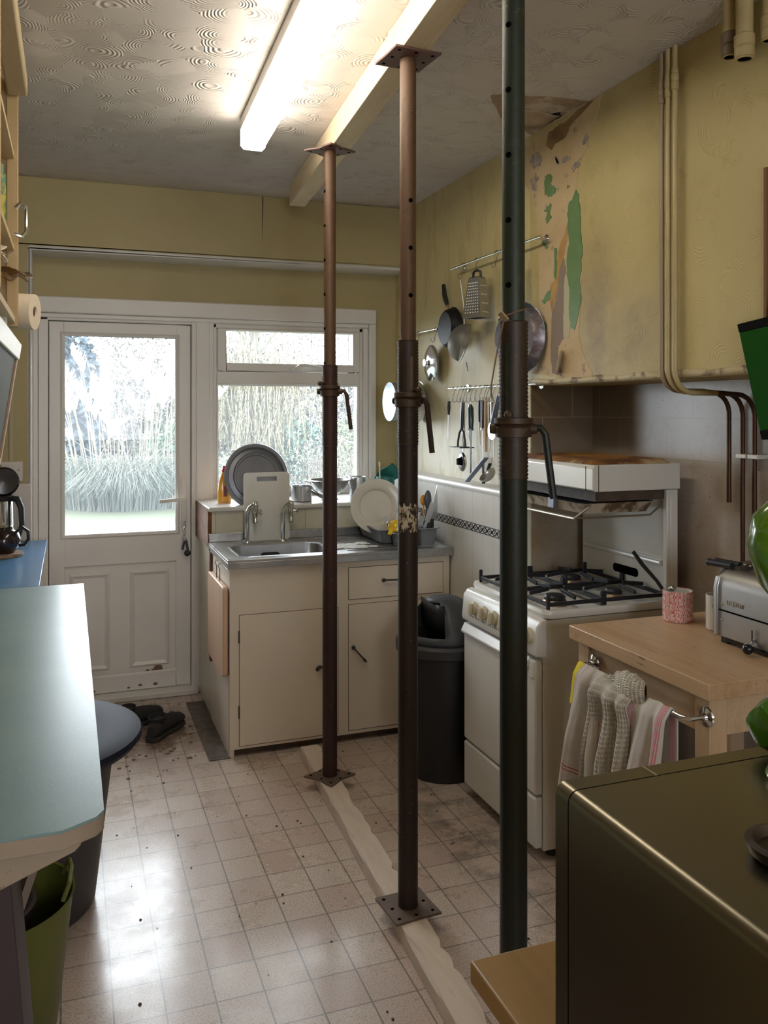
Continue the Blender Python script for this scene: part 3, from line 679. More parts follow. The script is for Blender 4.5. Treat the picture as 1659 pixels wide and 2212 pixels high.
x, y = ray(395, 21); bush('evergreen_shrub', 'green shrub behind the right side of the pampas clump', 'shrub', (x, y, .5), (1.1, .8, 1.0), 1500, m_leaf('shrub_green', (.05, .10, .07), (.11, .15, .10)), 13, .08)
x, y = ray(645, 19); bush('ivy_shrub', 'dark green leafy bush behind the grey round tray in the window', 'shrub', (x, y, .55), (.62, .6, .85), 1500, m_leaf('ivy_green', (.045, .10, .08), (.10, .15, .10)), 15, .07)
x, y = ray(765, 19); bush('ivy_shrub', 'light green leafy bush at the right edge of the big window pane', 'shrub', (x, y, .6), (.75, .6, .95), 1400, m_leaf('bush_lime', (.11, .16, .08), (.18, .19, .12)), 17, .06)
x, y = ray(705, 17.5); bush('bare_bush', 'brownish bare twiggy bush in front of the ivy in the window', 'shrub', (x, y, .35), (.95, .6, .75), 1700, m_leaf('dry_twig', (.11, .098, .082), (.14, .12, .10)), 19, .035, 60)
x, y = ray(500, 17.5); bush('bare_bush', 'brown bare bush behind the washing-up bottle below the willow', 'shrub', (x, y, .15), (.9, .6, .65), 1500, m_leaf('dry_twig2', (.18, .17, .12), (.25, .22, .17)), 21, .035, 50)
x, y = ray(300, 27); bush('bare_tree', 'pale leafless tree standing behind the pampas plumes', 'tree', (x+.6, y, 2.4), (2.9, 1.2, 2.9), 6500, m_leaf('pale_twigs', (.070, .064, .058), (.090, .082, .072)), 23, .07, 60)
x, y = ray(640, 26); bush('bare_tree', 'grey leafless tree far behind the willow fronds in the window', 'tree', (x, y, 2.2), (3.0, 1.2, 2.4), 3800, m_leaf('mauve_twigs', (.07, .07, .078), (.085, .082, .084)), 25, .06, 60)
# weeping willow
x, y = ray(545, 18.5)
wl = thing('willow_tree', 'weeping willow with hanging yellow fronds behind the window', 'tree', (x, y, -.12))
b = B(); b.tube([(x-.2, y, -.12), (x-.15, y, 1.8), (x+.1, y, 3.2), (x, y, 4.6)], [.13, .11, .09, .06], 8)
for a in range(7): b.tube([(x, y, 2.6+.2*a), (x+cos(a*2.3)*.8, y+sin(a*2.3)*.3, 3.6+.1*a), (x+cos(a*2.3)*1.5, y, 4.3)], [.05, .03, .015], 6)
build('trunk', b, mat('willow_bark', (.13, .12, .10), .9), wl)
b = B(); rnd = random.Random(31)
for i in range(520):
    px = x+rnd.gauss(-.05, .62); py = y+rnd.uniform(-.6, .6); zt = rnd.uniform(1.9, 3.0) if i % 9 else rnd.uniform(3.0, 4.8); L = rnd.uniform(.9, zt-.5); s_ = rnd.uniform(-.2, .25)
    pts = [Vector((px+s_*t*t+.03*sin(9*t+i), py, zt-L*t)) for t in (0, .25, .5, .75, 1)]
    for k in range(4):
        wv = Vector((.009, 0, 0)); vs = [b.bm.verts.new(q) for q in (pts[k]-wv, pts[k]+wv, pts[k+1]+wv, pts[k+1]-wv)]; b.face(vs)
    for k in range(16):
        t = rnd.random(); c = Vector((px+s_*t*t, py, zt-L*t)); e = c+Vector((rnd.uniform(-.05, .05), 0, -.09)); wv = Vector((.008, 0, 0))
        b.face([b.bm.verts.new(q) for q in (c-wv, c+wv, e)])
o = build('fronds', b, m_leaf('willow_frond', (.13, .118, .075), (.165, .15, .105)), wl, smooth=False); o['kind'] = 'stuff'
bf = [ray(u, 33) for u in (-250, 1300)]
o = solo('hedge', foliage(9000, ((bf[0][0]+bf[1][0])/2, (bf[0][1]+bf[1][1])/2, .6), (15, 2.0, 2.2), 0, 41, .22), m_leaf('far_hedge', (.07, .075, .065), (.09, .09, .08)), 'low pale hedge along the far end of the garden', 'hedge', smooth=False); o['kind'] = 'stuff'

# ================================================================== CEILING LIGHT, PROPS
lt = thing('fluorescent_light', 'long fluorescent batten light with glowing white diffuser on the ceiling', 'ceiling light', (.665, 2.62, H))
def batten(t): return .6935+(t-3.41)*.042
ax = [(batten(3.405), 3.405), (batten(1.88), 1.88)]
def lofted(x0, x1, z0, z1, r=.012, b=None, ends=ax):
    b = b or B(); loops = []
    for cx, y in ends:
        loops.append([Vector((cx+x, y, z)) for x, z in ((x0, z1), (x0, z0+r), (x0+r, z0), (x1-r, z0), (x1, z0+r), (x1, z1))])
    return b.loft(loops)
build('housing', lofted(-.052, .052, 2.672, 2.7149, .003), mat('housing_white', (.72, .70, .66), .4), lt, bevel=.002)
build('diffuser', lofted(-.048, .048, 2.597, 2.671, .014), mat('lit_diffuser', (1, 1, 1), .5, emit=(1.0, .915, .76, LAMP)), lt, bevel=.003)
build('end_cap', lofted(-.050, .050, 2.595, 2.674, .014, ends=[(batten(3.420), 3.420), (batten(3.405), 3.405)]), mat('lit_end_cap', (.9, .88, .84), .5, emit=(1.0, .93, .78, 3.0)), lt)
# overhead timber and floor plank
b = B(); b.loft([[Vector((1.116+dx, 4.345, z)) for dx, z in ((-.042, H-.001), (-.042, 2.612), (.042, 2.612), (.042, H-.001))], [Vector((.80+dx, .35, z)) for dx, z in ((-.042, H-.001), (-.042, 2.612), (.042, 2.612), (.042, H-.001))]])
solo('timber_beam', b, PINE, 'new pale timber held against the ceiling by the three steel props', 'beam', bevel=.002)
b = B(); rnd = random.Random(5); L_ = []
for i in range(90):
    t = i/89; y = 3.70-2.75*t; xc = 1.008-(3.70-y)*.0445
    c1 = .010*max(0, sin(i*.9+sin(i*.31)*3))**3; c2 = .012*max(0, sin(i*1.3+2+sin(i*.5)*2))**3
    L_.append([Vector((xc-.042, y, 0.001)), Vector((xc-.042, y, .044-c1*.5)), Vector((xc-.041+c1, y, .05)), Vector((xc+.042-c2, y, .05)), Vector((xc+.043, y, .044-c2*.5)), Vector((xc+.043, y, .001))])
b.loft(L_)
solo('floor_plank', b, PLANKM, 'dusty white-washed timber plank lying on the floor under the steel props', 'plank', ang=.4)

PR = {'a': m_pole('prop_rust_red', (.105, .048, .025), (.125, .075, .040), (.070, .038, .022), (.42, .32, .22)),
      'a2': m_pole('prop_dark_maroon', (.038, .016, .014), (.055, .022, .018), (.030, .015, .012), (.45, .36, .27)),
      'b2': m_pole('prop_dark_brown', (.026, .014, .012), (.036, .019, .016), (.020, .012, .011), (.40, .34, .28)),
      'g': m_pole('prop_dark_green', (.034, .044, .024), (.018, .026, .016), (.055, .052, .028), (.18, .15, .10)),
      'g2': m_pole('prop_black_green', (.008, .013, .009), (.013, .016, .010), (.022, .012, .008), (.10, .09, .06)),
      'thr': m_pole('prop_worn_thread', (.055, .032, .018), (.030, .018, .012), (.085, .055, .035), (.22, .18, .14)),
      'col': m_pole('prop_rusty_nut', (.075, .042, .020), (.050, .028, .016), (.11, .07, .035), (.36, .27, .17)),
      'pl': m_pole('prop_plate', (.13, .075, .07), (.17, .085, .07), (.24, .10, .06), (.28, .19, .13)),
      'plb': m_pole('prop_foot_plate', (.17, .12, .09), (.12, .085, .07), (.22, .15, .10), (.34, .27, .20))}
HOLE = mat('hole_dark', (.004, .004, .004), 1, spec=0)
def plate(b, z0, z1, rz, rag, w_=.075, holes=True):
    pts = []
    base = [(-w_, -w_), (w_, -w_), (w_, w_), (-w_, w_)]
    rnd = random.Random(int(rag*1000)+4)
    for i, p in enumerate(base):
        q = base[(i+1) % 4]
        for k in range(6):
            t = k/6; x = p[0]+(q[0]-p[0])*t; y = p[1]+(q[1]-p[1])*t
            s_ = 1-rag*(sin(PI*t)**2)*rnd.uniform(.5, 1); pts.append((x*s_, y*s_))
    b.loft([[Vector((x*cos(rz)-y*sin(rz), x*sin(rz)+y*cos(rz), z)) for x, y in pts] for z in (z0, z1)])
def prop(label, loc, mats, ztop, t_top, t_bot, collar, hole_z, hole_a, hang, rz, rag, slot_a, inner_r=.0245, outer_r=.0300):
    """adjustable steel prop: base plate, outer tube, threaded collar, inner tube with pin holes, head plate"""
    P = thing('steel_prop', label, 'steel prop', loc, group='adjustable steel props')
    z0 = loc[2]
    def bd(n, b, m, par=P, **k): return build(n, b, m, par, world=False, **k)
    b = B(); plate(b, 0.0, .007, rz, rag); bd('base_plate', b, mats[3], bevel=.001)
    b = B(); plate(b, ztop-.007-z0, ztop-z0, rz, rag); hd = bd('head_plate', b, mats[4], bevel=.001)
    for zz in (.0072, ztop-.0072-z0):
        for x, y in ((-.055, -.055), (.055, -.055), (.055, .055), (-.055, .055), (-.052, 0), (.052, .0), (0, .056), (0, -.056)):
            X, Y = x*cos(rz)-y*sin(rz), x*sin(rz)+y*cos(rz)
            bd('bolt_hole', B().cyl((X, Y, zz-.0004), (X, Y, zz+.0004), .0055, n=10), HOLE)
    bd('outer_tube', B().cyl((0, 0, .004), (0, 0, t_bot-z0), outer_r, n=32), mats[1])
    prof = []; z = t_bot-z0; k = 0
    while z < t_top-z0: prof.append((outer_r+(.0002 if k % 2 else .0026), z)); z += .0046; k += 1
    bd('threaded_sleeve', B().lathe(prof, n=32), mats[2], ang=1.2)
    bd('inner_tube', B().cyl((0, 0, t_top-z0-.05), (0, 0, ztop-z0-.004), inner_r, n=32), mats[0])
    if slot_a is not None:
        d = Vector((cos(slot_a), sin(slot_a), 0)); b = B()
        b.obox(d*(outer_r+.0012)+Vector((0, 0, collar+.02-z0)), d*(outer_r+.0012)+Vector((0, 0, t_top-.05-z0)), .011, .005, up=tuple(d))
        bd('slot', b, mats[0])
    d = Vector((cos(hole_a), sin(hole_a), 0))
    for zz in hole_z: bd('pin_hole', B().cyl(d*(inner_r-.004)+Vector((0, 0, zz-z0)), d*(inner_r+.0006)+Vector((0, 0, zz-z0)), .0068, n=16), HOLE)
    c = collar-z0
    b = B().lathe([(outer_r+.001, c-.028), (outer_r+.010, c-.026), (outer_r+.011, c-.006), (outer_r+.006, c), (outer_r+.013, c+.004), (outer_r+.013, c+.016), (outer_r+.001, c+.018)], n=18)
    for a in (hang, hang+PI):
        dd = Vector((cos(a), sin(a), 0)); b.cyl(dd*outer_r*.9+Vector((0, 0, c-.008)), dd*(outer_r+.022)+Vector((0, 0, c-.008)), .014, .011, n=12)
    nut = bd('collar_nut', b, mats[5])
    dd = Vector((cos(hang), sin(hang), 0)); q = dd*(outer_r+.018)+Vector((0, 0, c-.008))
    tl = Vector((-dd.y, dd.x, 0))
    ln = .155
    b = B().tube([q-dd*.01, q+dd*.012+Vector((0, 0, .002)), q+dd*.022-Vector((0, 0, .012)), q+dd*.030-Vector((0, 0, ln*.5)), q+dd*(.040)-Vector((0, 0, ln))], .0085, 10)
    bd('turning_handle', b, mats[1], nut)
    b = B(); pa = hole_a+.25; pd = Vector((cos(pa), sin(pa), 0)); b.tube([pd*(outer_r+.012)*-1+Vector((0, 0, c+.024)), pd*(outer_r+.026)+Vector((0, 0, c+.024))], .0065, 10)
    b.sphere(pd*(outer_r+.026)+Vector((0, 0, c+.024)), .010, 10)
    bd('locking_pin', b, mats[5], nut)
    return P
tocam = lambda x, y: math.atan2(-y, -x)
ca = tocam(1.0, 3.36)
p1 = prop('rust-red steel prop furthest from the camera, with ragged plates, beside the sink', (1.0, 3.36, .05), (PR['a'], PR['a2'], PR['a2'], PR['plb'], PR['pl'], PR['col']), 2.612, 1.735, 1.40, 1.632,
     [2.61-.14*i-.17 for i in range(6)], ca-1.05, ca+1.35, .55, .22, ca-.95)
ca = tocam(.958, 2.395)
p2 = prop('brown-red steel prop with square plates and torn white label, middle of the three', (.958, 2.395, .05), (PR['a'], PR['b2'], PR['thr'], PR['plb'], PR['pl'], PR['col']), 2.612, 1.758, 1.445, 1.585,
     [2.176-.142*i for i in range(3)], ca+.35, ca+.95, .08, .03, ca+.3)
ca = tocam(.941, 1.711)
p3 = prop('dark green steel prop nearest the camera, standing in front of the cooker', (.941, 1.711, .05), (PR['g'], PR['g2'], PR['thr'], PR['plb'], PR['pl'], PR['col']), 2.612, 1.75, 1.395, 1.515,
     [2.556-.1455*i+.0 for i in range(6)], ca-.45, ca+1.45, .3, .03, ca-.4, .0255, .0310)
# torn label on the middle prop
b = B(); rnd = random.Random(4)
ca = tocam(.958, 2.395)
def lab(u, v):
    a = ca-1.05+2.1*u; return Vector((.958+.0306*cos(a), 2.395+.0306*sin(a), 1.186+.078*v+.006*sin(u*23)*(v > .5)+.004*sin(u*37+v*9)))
b.sheet(lab, 24, 10)
rem = [f for f in b.bm.faces if (rnd.random() < .13)]
bmesh.ops.delete(b.bm, geom=rem, context='FACES')
build('torn_label', b, mat('peeling_label', (.60, .50, .36), .8, 0, (.05, .03, .025), 55, .50, .58), p2)
# string tag tied on the green prop
b = B(); ca = tocam(.941, 1.711)
b.tube([Vector((.941+.0335*cos(ca+t), 1.711+.0335*sin(ca+t), 1.765+.012*sin(t))) for t in [i*.25-1.6 for i in range(14)]], .0016, 6)
lft = Vector((-.9385, .3453, 0)); f0 = Vector((.941, 1.711, 0))+Vector((cos(ca), sin(ca), 0))*.030
b.tube([f0+lft*.02+Vector((0, 0, 1.755)), f0+lft*.028+Vector((0, 0, 1.72)), f0+lft*.040+Vector((0, 0, 1.66)), f0+lft*.050+Vector((0, 0, 1.60)), f0+lft*.048+Vector((0, 0, 1.575))], .0018, 6)
cord = build('pin_cord', b, mat('rusty_wire', (.20, .12, .06), .7), p3)
b = B(); b.obox(f0+lft*.030+Vector((0, 0, 1.766)), f0+lft*.014+Vector((0, 0, 1.748)), .016, .004, (1, 0, 0)); build('cord_tag', b, mat('tag_brown', (.42, .30, .17), .7), cord)

# ================================================================== SINK UNIT
su = thing('sink_cabinet', 'cream painted sink cupboard with two doors and one drawer', 'cabinet', (1.2, 4.05, 0))
b = B(); b.box(.668, .690, 3.81, 4.334, .0, .845); b.box(.668, 1.738, 3.80, 3.82, .035, .845); b.box(1.72, 1.738, 3.82, 4.334, .035, .845); b.box(.69, 1.72, 3.82, 4.334, .07, .09)
b.box(.69, 1.72, 4.32, 4.334, .09, .845)
build('carcass', b, CREAM, su, bevel=.002)
build('plinth', B().box(.672, 1.735, 3.835, 3.85, .0, .07), mat('dark_plinth', (.075, .05, .04), .8, 0, (.13, .09, .06), 9), su)
def door(nm, x0, x1, z0, z1, m=CREAM):
    b = B(); b.box(x0, x1, 3.796, 3.802, z0, z1); o = build(nm, b, m, su, bevel=.0015)
    g = B(); t = .0022
    g.box(x0-t, x1+t, 3.7985, 3.8003, z0-t, z0); g.box(x0-t, x1+t, 3.7985, 3.8003, z1, z1+t); g.box(x0-t, x0, 3.7985, 3.8003, z0, z1); g.box(x1, x1+t, 3.7985, 3.8003, z0, z1)
    build('shadow_gap', g, mat('gap_dark', (.10, .05, .03), .9), o); return o
dl = door('cupboard_door', .712, 1.170, .050, .632)
dr = door('cupboard_door', 1.222, 1.690, .055, .640)
dw = door('drawer', 1.222, 1.702, .665, .812)
HND = mat('aged_black_handle', (.05, .045, .04), .35, .6)
def handle(x0, z0, x1, z1, par):
    b = B(); a = Vector((x0, 3.775, z0)); c = Vector((x1, 3.775, z1)); d = (c-a).normalized()
    b.obox(a, c, .006, .016, up=(0, 1, 0)); b.cyl(a+d*.008+Vector((0, .022, 0)), a+d*.008, .006); b.cyl(c-d*.008+Vector((0, .022, 0)), c-d*.008, .006); b.sphere(a, .010, 10, 1, .7, 1)
    build('handle', b, HND, par, bevel=.002)
handle(1.388, .748, 1.49, .745, dw); handle(1.238, .445, 1.302, .372, dr); handle(1.065, .362, 1.09, .372, dl)
b = B()
for z in (.175, .51): b.cyl((.709, 3.794, z), (.709, 3.794, z+.055), .004, n=8)
build('hinges', b, mat('hinge_dark', (.12, .10, .08), .6, .5), dl)
# worktop with sunken bowl
st = thing('steel_sink_top', 'stainless sink top with single bowl and ribbed drainer on the cream cupboard', 'sink', (1.2, 4.05, .845))
bx0, bx1, by0, by1 = .725, 1.165, 3.835, 4.165; z1 = .885
b = B(); b.box(.655, 1.745, 3.770, by0, .872, z1); b.box(.655, 1.745, by1, 4.334, .872, z1); b.box(.655, bx0, by0, by1, .872, z1); b.box(bx1, 1.745, by0, by1, .872, z1)
b.box(.655, 1.745, 3.770, 3.776, .845, .873); b.box(.655, .661, 3.776, 4.334, .845, .873); b.box(1.739, 1.745, 3.776, 4.334, .845, .873)
build('worktop', b, SINKST, st, bevel=.0015)
build('upstand', B().box(.657, 1.745, 4.322, 4.334, .885, .928), SINKST, st, bevel=.002)
b = B(); b.loft([rrect(bx0-.012, bx1+.012, by0-.012, by1+.012, .05, z1+.0005, 7), rrect(bx0-.004, bx1+.004, by0-.004, by1+.004, .055, z1+.003, 7), rrect(bx0+.006, bx1-.006, by0+.006, by1-.006, .055, z1-.002, 7), rrect(bx0+.014, bx1-.014, by0+.014, by1-.014, .06, z1-.13, 7), rrect(bx0+.05, bx1-.05, by0+.05, by1-.05, .05, z1-.165, 7)], cap0=False)
bowl = build('bowl', b, STEEL, st)
b = B(); b.loft([[Vector((p.x, by1-.0165, p.y)) for p in rrect(.882, .978, .808, .848, .019, 0, 6)], [Vector((p.x, by1-.0215, p.y)) for p in rrect(.885, .975, .811, .845, .017, 0, 6)]])
build('overflow', b, mat('overflow_black', (.015, .013, .012), .5), bowl)
b = B(); b.lathe([(.03, 0), (.03, .003), (.022, .003)], (.945, 4.0, z1-.166), n=20); build('plughole', b, CHROME, bowl)
b = B()
for i in range(9): b.box(1.23+.0, 1.70, 3.84+.048*i, 3.852+.048*i, z1-.0005, z1+.004)
build('drainer_ribs', b, SINKST, st, bevel=.0015)
rnd = random.Random(8); b = B()
for i in range(70):
    t = rnd.random(); x = 1.20+.13*t+rnd.uniform(-.05, .08); y = 3.86+.14*rnd.random()+.03*t
    b.sphere((x, y, z1+.004), rnd.uniform(.006, .019), 8, 1.3, 1, .35)
o = solo('soap_suds', b, mat('white_suds', (.85, .87, .9), .6), 'patch of white soap suds on the steel drainer left of the dish rack', 'suds'); o['kind'] = 'stuff'
# taps
def tap(x, yb, label):
    t = thing('sink_tap', label, 'tap', (x, yb, z1), group=None)
    b = B(); b.lathe([(.022, 0), (.021, .006), (.013, .012)], n=20)
    b.tube([(0, 0, .01), (0, 0, .135), (.004, -.002, .155), (.014, -.006, .175), (.030, -.012, .187), (.040, -.016, .188)], .0115, 14)
    build('pillar', b, CHROME, t, world=False)
    b = B(); b.lathe([(.015, .195), (.016, .185), (.013, .165), (.0145, .150), (.011, .140), (.009, .118), (.011, .112), (.011, .098), (.006, .094)], (.040, -.016, 0), n=16)
    b.sphere((.040, -.016, .192), .014, 12)
    build('spout', b, mat('brassy_chrome', (.60, .56, .46), .2, 1), t, world=False)
    b = B(); b.cyl((.040, -.016, .152), (.066, -.026, .150), .006); b.obox((.066, -.030, .136), (.066, -.022, .164), .008, .008); b.obox((.064, -.014, .150), (.067, -.040, .150), .008, .008)
    build('tap_handle', b, CHROME, t, world=False)
tap(.836, 4.262, 'chrome pillar tap at the left end of the sink bowl')
tap(1.018, 4.262, 'chrome pillar tap on the right, before the white chopping board')

# ================================================================== THINGS AT THE SINK
# white chopping board leaning
cb = B(); Mx = Matrix.Translation((.945, 4.292, .8855)) @ Matrix.Rotation(-.035, 4, 'X')
def bl(pts, y0, y1, b): b.loft([[Mx @ Vector((p.x, y0, p.y)) for p in pts], [Mx @ Vector((p.x, y1, p.y)) for p in pts]])
w_, hh = .118, .345
slot = [(-.045, .300), (.045, .300), (.055, .308), (.055, .318), (.0, .326), (-.05, .320), (-.055, .308)]
out = rrect(-w_, w_, 0, hh, .018, 0, 5)
# ring with handle slot: two shells of the board joined round the slot
n_o = len(out); 
def slotpt(i):
    a = 2*PI*i/n_o+.0; return Vector((.052*max(-1, min(1, 1.5*cos(a))), .312+.012*max(-1, min(1, 1.6*sin(a))), 0))
inn = [slotpt(i) for i in range(n_o)]
A = [[Mx @ Vector((p.x, yy, p.y)) for p in L] for L, yy in ((inn, -.004), (out, -.004), (out, .004), (inn, .004), (inn, -.004))]
cb.loft(A, cap0=False, cap1=False)
solo('chopping_board', cb, mat('white_poly', (.80, .80, .78), .35, 0, (.70, .68, .60), 4), 'white plastic chopping board with handle slot leaning behind the taps', 'chopping board', smooth=False)
# big round grey tray
b = B(); c = Vector((.925, 4.462, 1.198)); b.lathe([(.002, -.004), (.112, -.004), (.116, .002), (.122, .002), (.126, -.006), (.150, -.014), (.158, .002), (.170, .006), (.174, .002), (.176, .006), (.172, .012), (.156, .010), (.148, -.006), (.126, .0), (.122, .008), (.114, .008), (.110, .002), (.002, .002)], c, (.10, -.97, .2), n=48)
solo('round_tray', b, mat('dull_grey_metal', (.22, .23, .26), .42, .6, (.28, .28, .31), 5), 'large round dark grey metal tray leaning against the window', 'tray')
# washing up bottle
wb = thing('washing_up_bottle', 'orange washing-up liquid bottle with red cap at the left of the sill', 'bottle', (.768, 4.53, 1.058))
k = [[Vector((p.x, p.y, z)) for p in rrect(-a, a, -c, c, min(a, c)*.95, z, 5)] for a, c, z in ((.034, .022, .0), (.036, .023, .006), (.036, .023, .06), (.034, .021, .09), (.027, .018, .125), (.016, .014, .152), (.011, .011, .165))]
b = B(); b.loft(k); build('bottle_body', b, mat('orange_liquid', (.90, .42, .05), .18, 0, coat=.4), wb, world=False)
b = B(); b.cyl((0, 0, .163), (0, 0, .178), .013); b.cyl((0, 0, .178), (0, 0, .196), .009, .008); build('cap', b, mat('red_cap', (.75, .03, .03), .3), wb, world=False)
b = B(); b.sheet(lambda u, v: Vector((.034-.0, -.0, .06))+Vector((-.010+.02*0, 0, 0))+Vector((.0, -.0, 0)) if False else Vector((.004+.034*sin(-.2+1.3*(u))-.004, -.0245*cos(-.2+1.3*u)+.0, .035+.055*v)), 8, 4)
build('front_label', b, mat('green_red_label', (.03, .10, .04), .4, 0, (.45, .04, .05), 45, .47, .52, col3=(.75, .75, .7), scale3=70), wb, world=False, solid=.0006)
# steel saucepan on sill
def saucepan(name, label, c, r, h, ha, hl, hz, m=STEEL, droop=0):
    t = thing(name, label, 'saucepan', c)
    b = B(); b.lathe([(.001, .001), (r-.004, .0), (r, .005), (r, h-.002), (r+.004, h), (r-.001, h-.001), (r-.003, .006), (.001, .004)], n=36); build('pan_body', b, m, t, world=False)
    d = Vector((cos(ha), sin(ha), 0)); b = B(); b.obox(d*(r-.003)+Vector((0, 0, hz)), d*(r+.03)+Vector((0, 0, hz+.004)), .014, .010); b.obox(d*(r+.025)+Vector((0, 0, hz+.003)), d*(r+hl)+Vector((0, 0, hz-droop)), .022, .012)
    build('pan_handle', b, CHROME, t, world=False, bevel=.004); return t
saucepan('milk_pan', 'small steel saucepan on the sill, handle pointing towards the drainer', (1.172, 4.47, 1.058), .056, .085, -1.05, .12, .058, droop=.035)
# colander
cl = thing('colander', 'steel colander with pierced sides standing on the window sill', 'colander', (1.335, 4.50, 1.058))
b = B(); b.lathe([(.050, 0), (.052, .004), (.034, .018), (.030, .026), (.055, .034), (.088, .060), (.104, .090), (.109, .104), (.116, .106), (.110, .110), (.100, .090), (.080, .060), (.04, .034), (.001, .030)], n=40, cap0=False)
build('bowl', b, STEEL, cl, world=False)
b = B()
for a in range(18):
    ang = a*2*PI/18
    for (r, z) in ((.0735, .047), (.083, .055), (.0905, .064)) if a % 2 else ((.079, .051), (.087, .060)):
        b.sphere((r*cos(ang), r*sin(ang), z), .0034, 6)
build('drain_holes', b, mat('bright_hole', (.75, .78, .8), .4), cl, world=False)
for s_ in (1, -1): build('loop_handle', B().tube([(s_*.112, -.03, .100), (s_*.135, -.022, .108), (s_*.14, 0, .110), (s_*.135, .022, .108), (s_*.112, .03, .100)], .004, 8), STEEL, cl, world=False)
# perforated cutlery drainer
cd_ = thing('cutlery_drainer', 'perforated steel cutlery pot on the sill behind the cream plate', 'pot', (1.497, 4.50, 1.058))
b = B(); b.lathe([(.001, 0), (.044, 0), (.045, .004), (.046, .118), (.050, .121), (.046, .122), (.043, .118), (.042, .004), (.001, .003)], n=30); build('pot_body', b, STEEL, cd_, world=False)
b = B()
for i in range(9):
    for a in range(22): b.sphere((.0448*cos(a*.2856+.14*(i % 2)), .0448*sin(a*.2856+.14*(i % 2)), .018+.0105*i), .0024, 5)
build('perforations', b, mat('dark_hole', (.08, .08, .09), .6), cd_, world=False)
# cream plates + rack
RACKM = mat('grey_rack_plastic', (.21, .23, .25), .4)
dk = thing('dish_rack', 'grey plastic dish drainer tray on the steel draining board', 'dish rack', (1.55, 4.08, z1))
ROOT[dk.name] = Vector((1.55, 4.08, z1))
def tray(b, x0, x1, y0, y1, z0, z1_, fl, th=.004, r=.02):
    b.loft([rrect(x0+fl, x1-fl, y0+fl, y1-fl, r, z0, 4), rrect(x0, x1, y0, y1, r, z1_-.004, 4), rrect(x0-.012, x1+.012, y0-.012, y1+.012, r+.01, z1_, 4), rrect(x0-.010, x1+.010, y0-.010, y1+.010, r+.01, z1_+.004, 4), rrect(x0+th, x1-th, y0+th, y1-th, r, z1_, 4), rrect(x0+fl+th, x1-fl-th, y0+fl+th, y1-fl-th, r, z0+th, 4)])
b = B(); tray(b, 1.425, 1.70, 3.92, 4.29, z1+.008, z1+.075, .020); build('tray', b, RACKM, dk)
b = B(); tray(b, 1.475, 1.565, 3.835, 3.915, z1+.004, z1+.068, .008, r=.012); build('cutlery_cup', b, RACKM, dk)
b = B(); tray(b, 1.60, 1.690, 3.835, 3.915, z1+.004, z1+.085, .010, r=.012); cup2 = build('cutlery_cup', b, RACKM, dk)
b = B()
for i in range(10): b.tube([(1.46, 3.96+.032*i, z1+.02), (1.46, 3.965+.032*i, z1+.06)], .003, 6); b.tube([(1.62, 3.96+.032*i, z1+.02), (1.62, 3.965+.032*i, z1+.06)], .003, 6)
build('plate_pegs', b, RACKM, dk)
def plate_(name, label, c, ax_, r, m=CERAM, cat='plate'):
    b = B(); b.lathe([(.002, -.010), (r*.60, -.010), (r*.66, .003), (r*.70, .006), (r*.96, .016), (r, .015), (r*1.0, .011), (r*.70, .000), (r*.64, -.006), (r*.58, -.018), (.002, -.018)], c, ax_, n=52)
    return solo(name, b, m, label, cat)
CRP = mat('cream_plate', (.70, .68, .61), .25, spec=.6)
plate_('dinner_plate', 'largest cream dinner plate standing upright in the dish rack', (1.475, 4.12, 1.055), (-.08, -.97, .20), .139, CRP)
plate_('dinner_plate', 'cream dinner plate just behind the largest one in the rack', (1.495, 4.155, 1.062), (-.08, -.97, .20), .130, CRP)
b = B(); b.lathe([(.004, .0), (.03, .002), (.055, -.020), (.072, -.052), (.070, -.053), (.052, -.022), (.028, .006), (.002, .006)], (1.575, 4.03, 1.00), (-.45, -.8, .38), n=36)
solo('white_bowl', b, CERAM, 'small white bowl tilted in the dish rack in front of the plates', 'bowl')
# yellow lemon squeezer
b = B(); b.lathe([(.042, 0), (.045, .008), (.040, .024), (.028, .038), (.012, .046), (.001, .048)], (1.505, 3.915, .965), (-.15, -.25, .95), n=28)
b.obox((1.478, 3.90, .975), (1.455, 3.875, .945), .022, .010)
solo('lemon_squeezer', b, mat('glossy_yellow', (.86, .58, .03), .2, coat=.3), 'glossy yellow plastic citrus squeezer on the front of the dish rack', 'squeezer', bevel=.002)
# cutlery
def knife_steel(name, label, p0, p1, w0, w1, m, cat='cutlery', th=.0025, grp=None, up=(0, 1, 0)):
    b = B(); p0, p1 = Vector(p0), Vector(p1); mid = p0.lerp(p1, .5); b.obox(p0, mid, w0, th, up); b.obox(mid, p1, w1, th, up); return solo(name, b, m, label, cat, grp, bevel=.001)
knife_steel('fork', 'steel fork leaning out of the rack left of the yellow squeezer', (1.475, 3.93, .96), (1.445, 3.925, 1.03), .008, .020, CHROME)
knife_steel('spoon', 'steel spoon sticking up in front of the small white bowl', (1.535, 3.875, .90), (1.560, 3.87, 1.03), .007, .010, CHROME)
knife_steel('table_knife', 'steel table knife leaning right beside the middle prop', (1.555, 3.87, .90), (1.605, 3.86, 1.05), .010, .016, CHROME)
knife_steel('serving_knife', 'broad steel serving blade right of the middle prop in the rack', (1.615, 3.865, .91), (1.685, 3.88, 1.09), .012, .028, STEEL)
knife_steel('table_knife', 'narrow steel knife in the right-hand cup of the dish rack', (1.625, 3.885, .91), (1.66, 3.90, 1.06), .008, .012, CHROME)
t = thing('serving_spoon', 'black nylon serving spoon standing in the right rack cup', 'spoon', (1.665, 3.88, .895))
b = B(); b.tube([(1.662, 3.88, .895), (1.672, 3.885, 1.06)], .004, 8); build('shaft', b, CHROME, t)
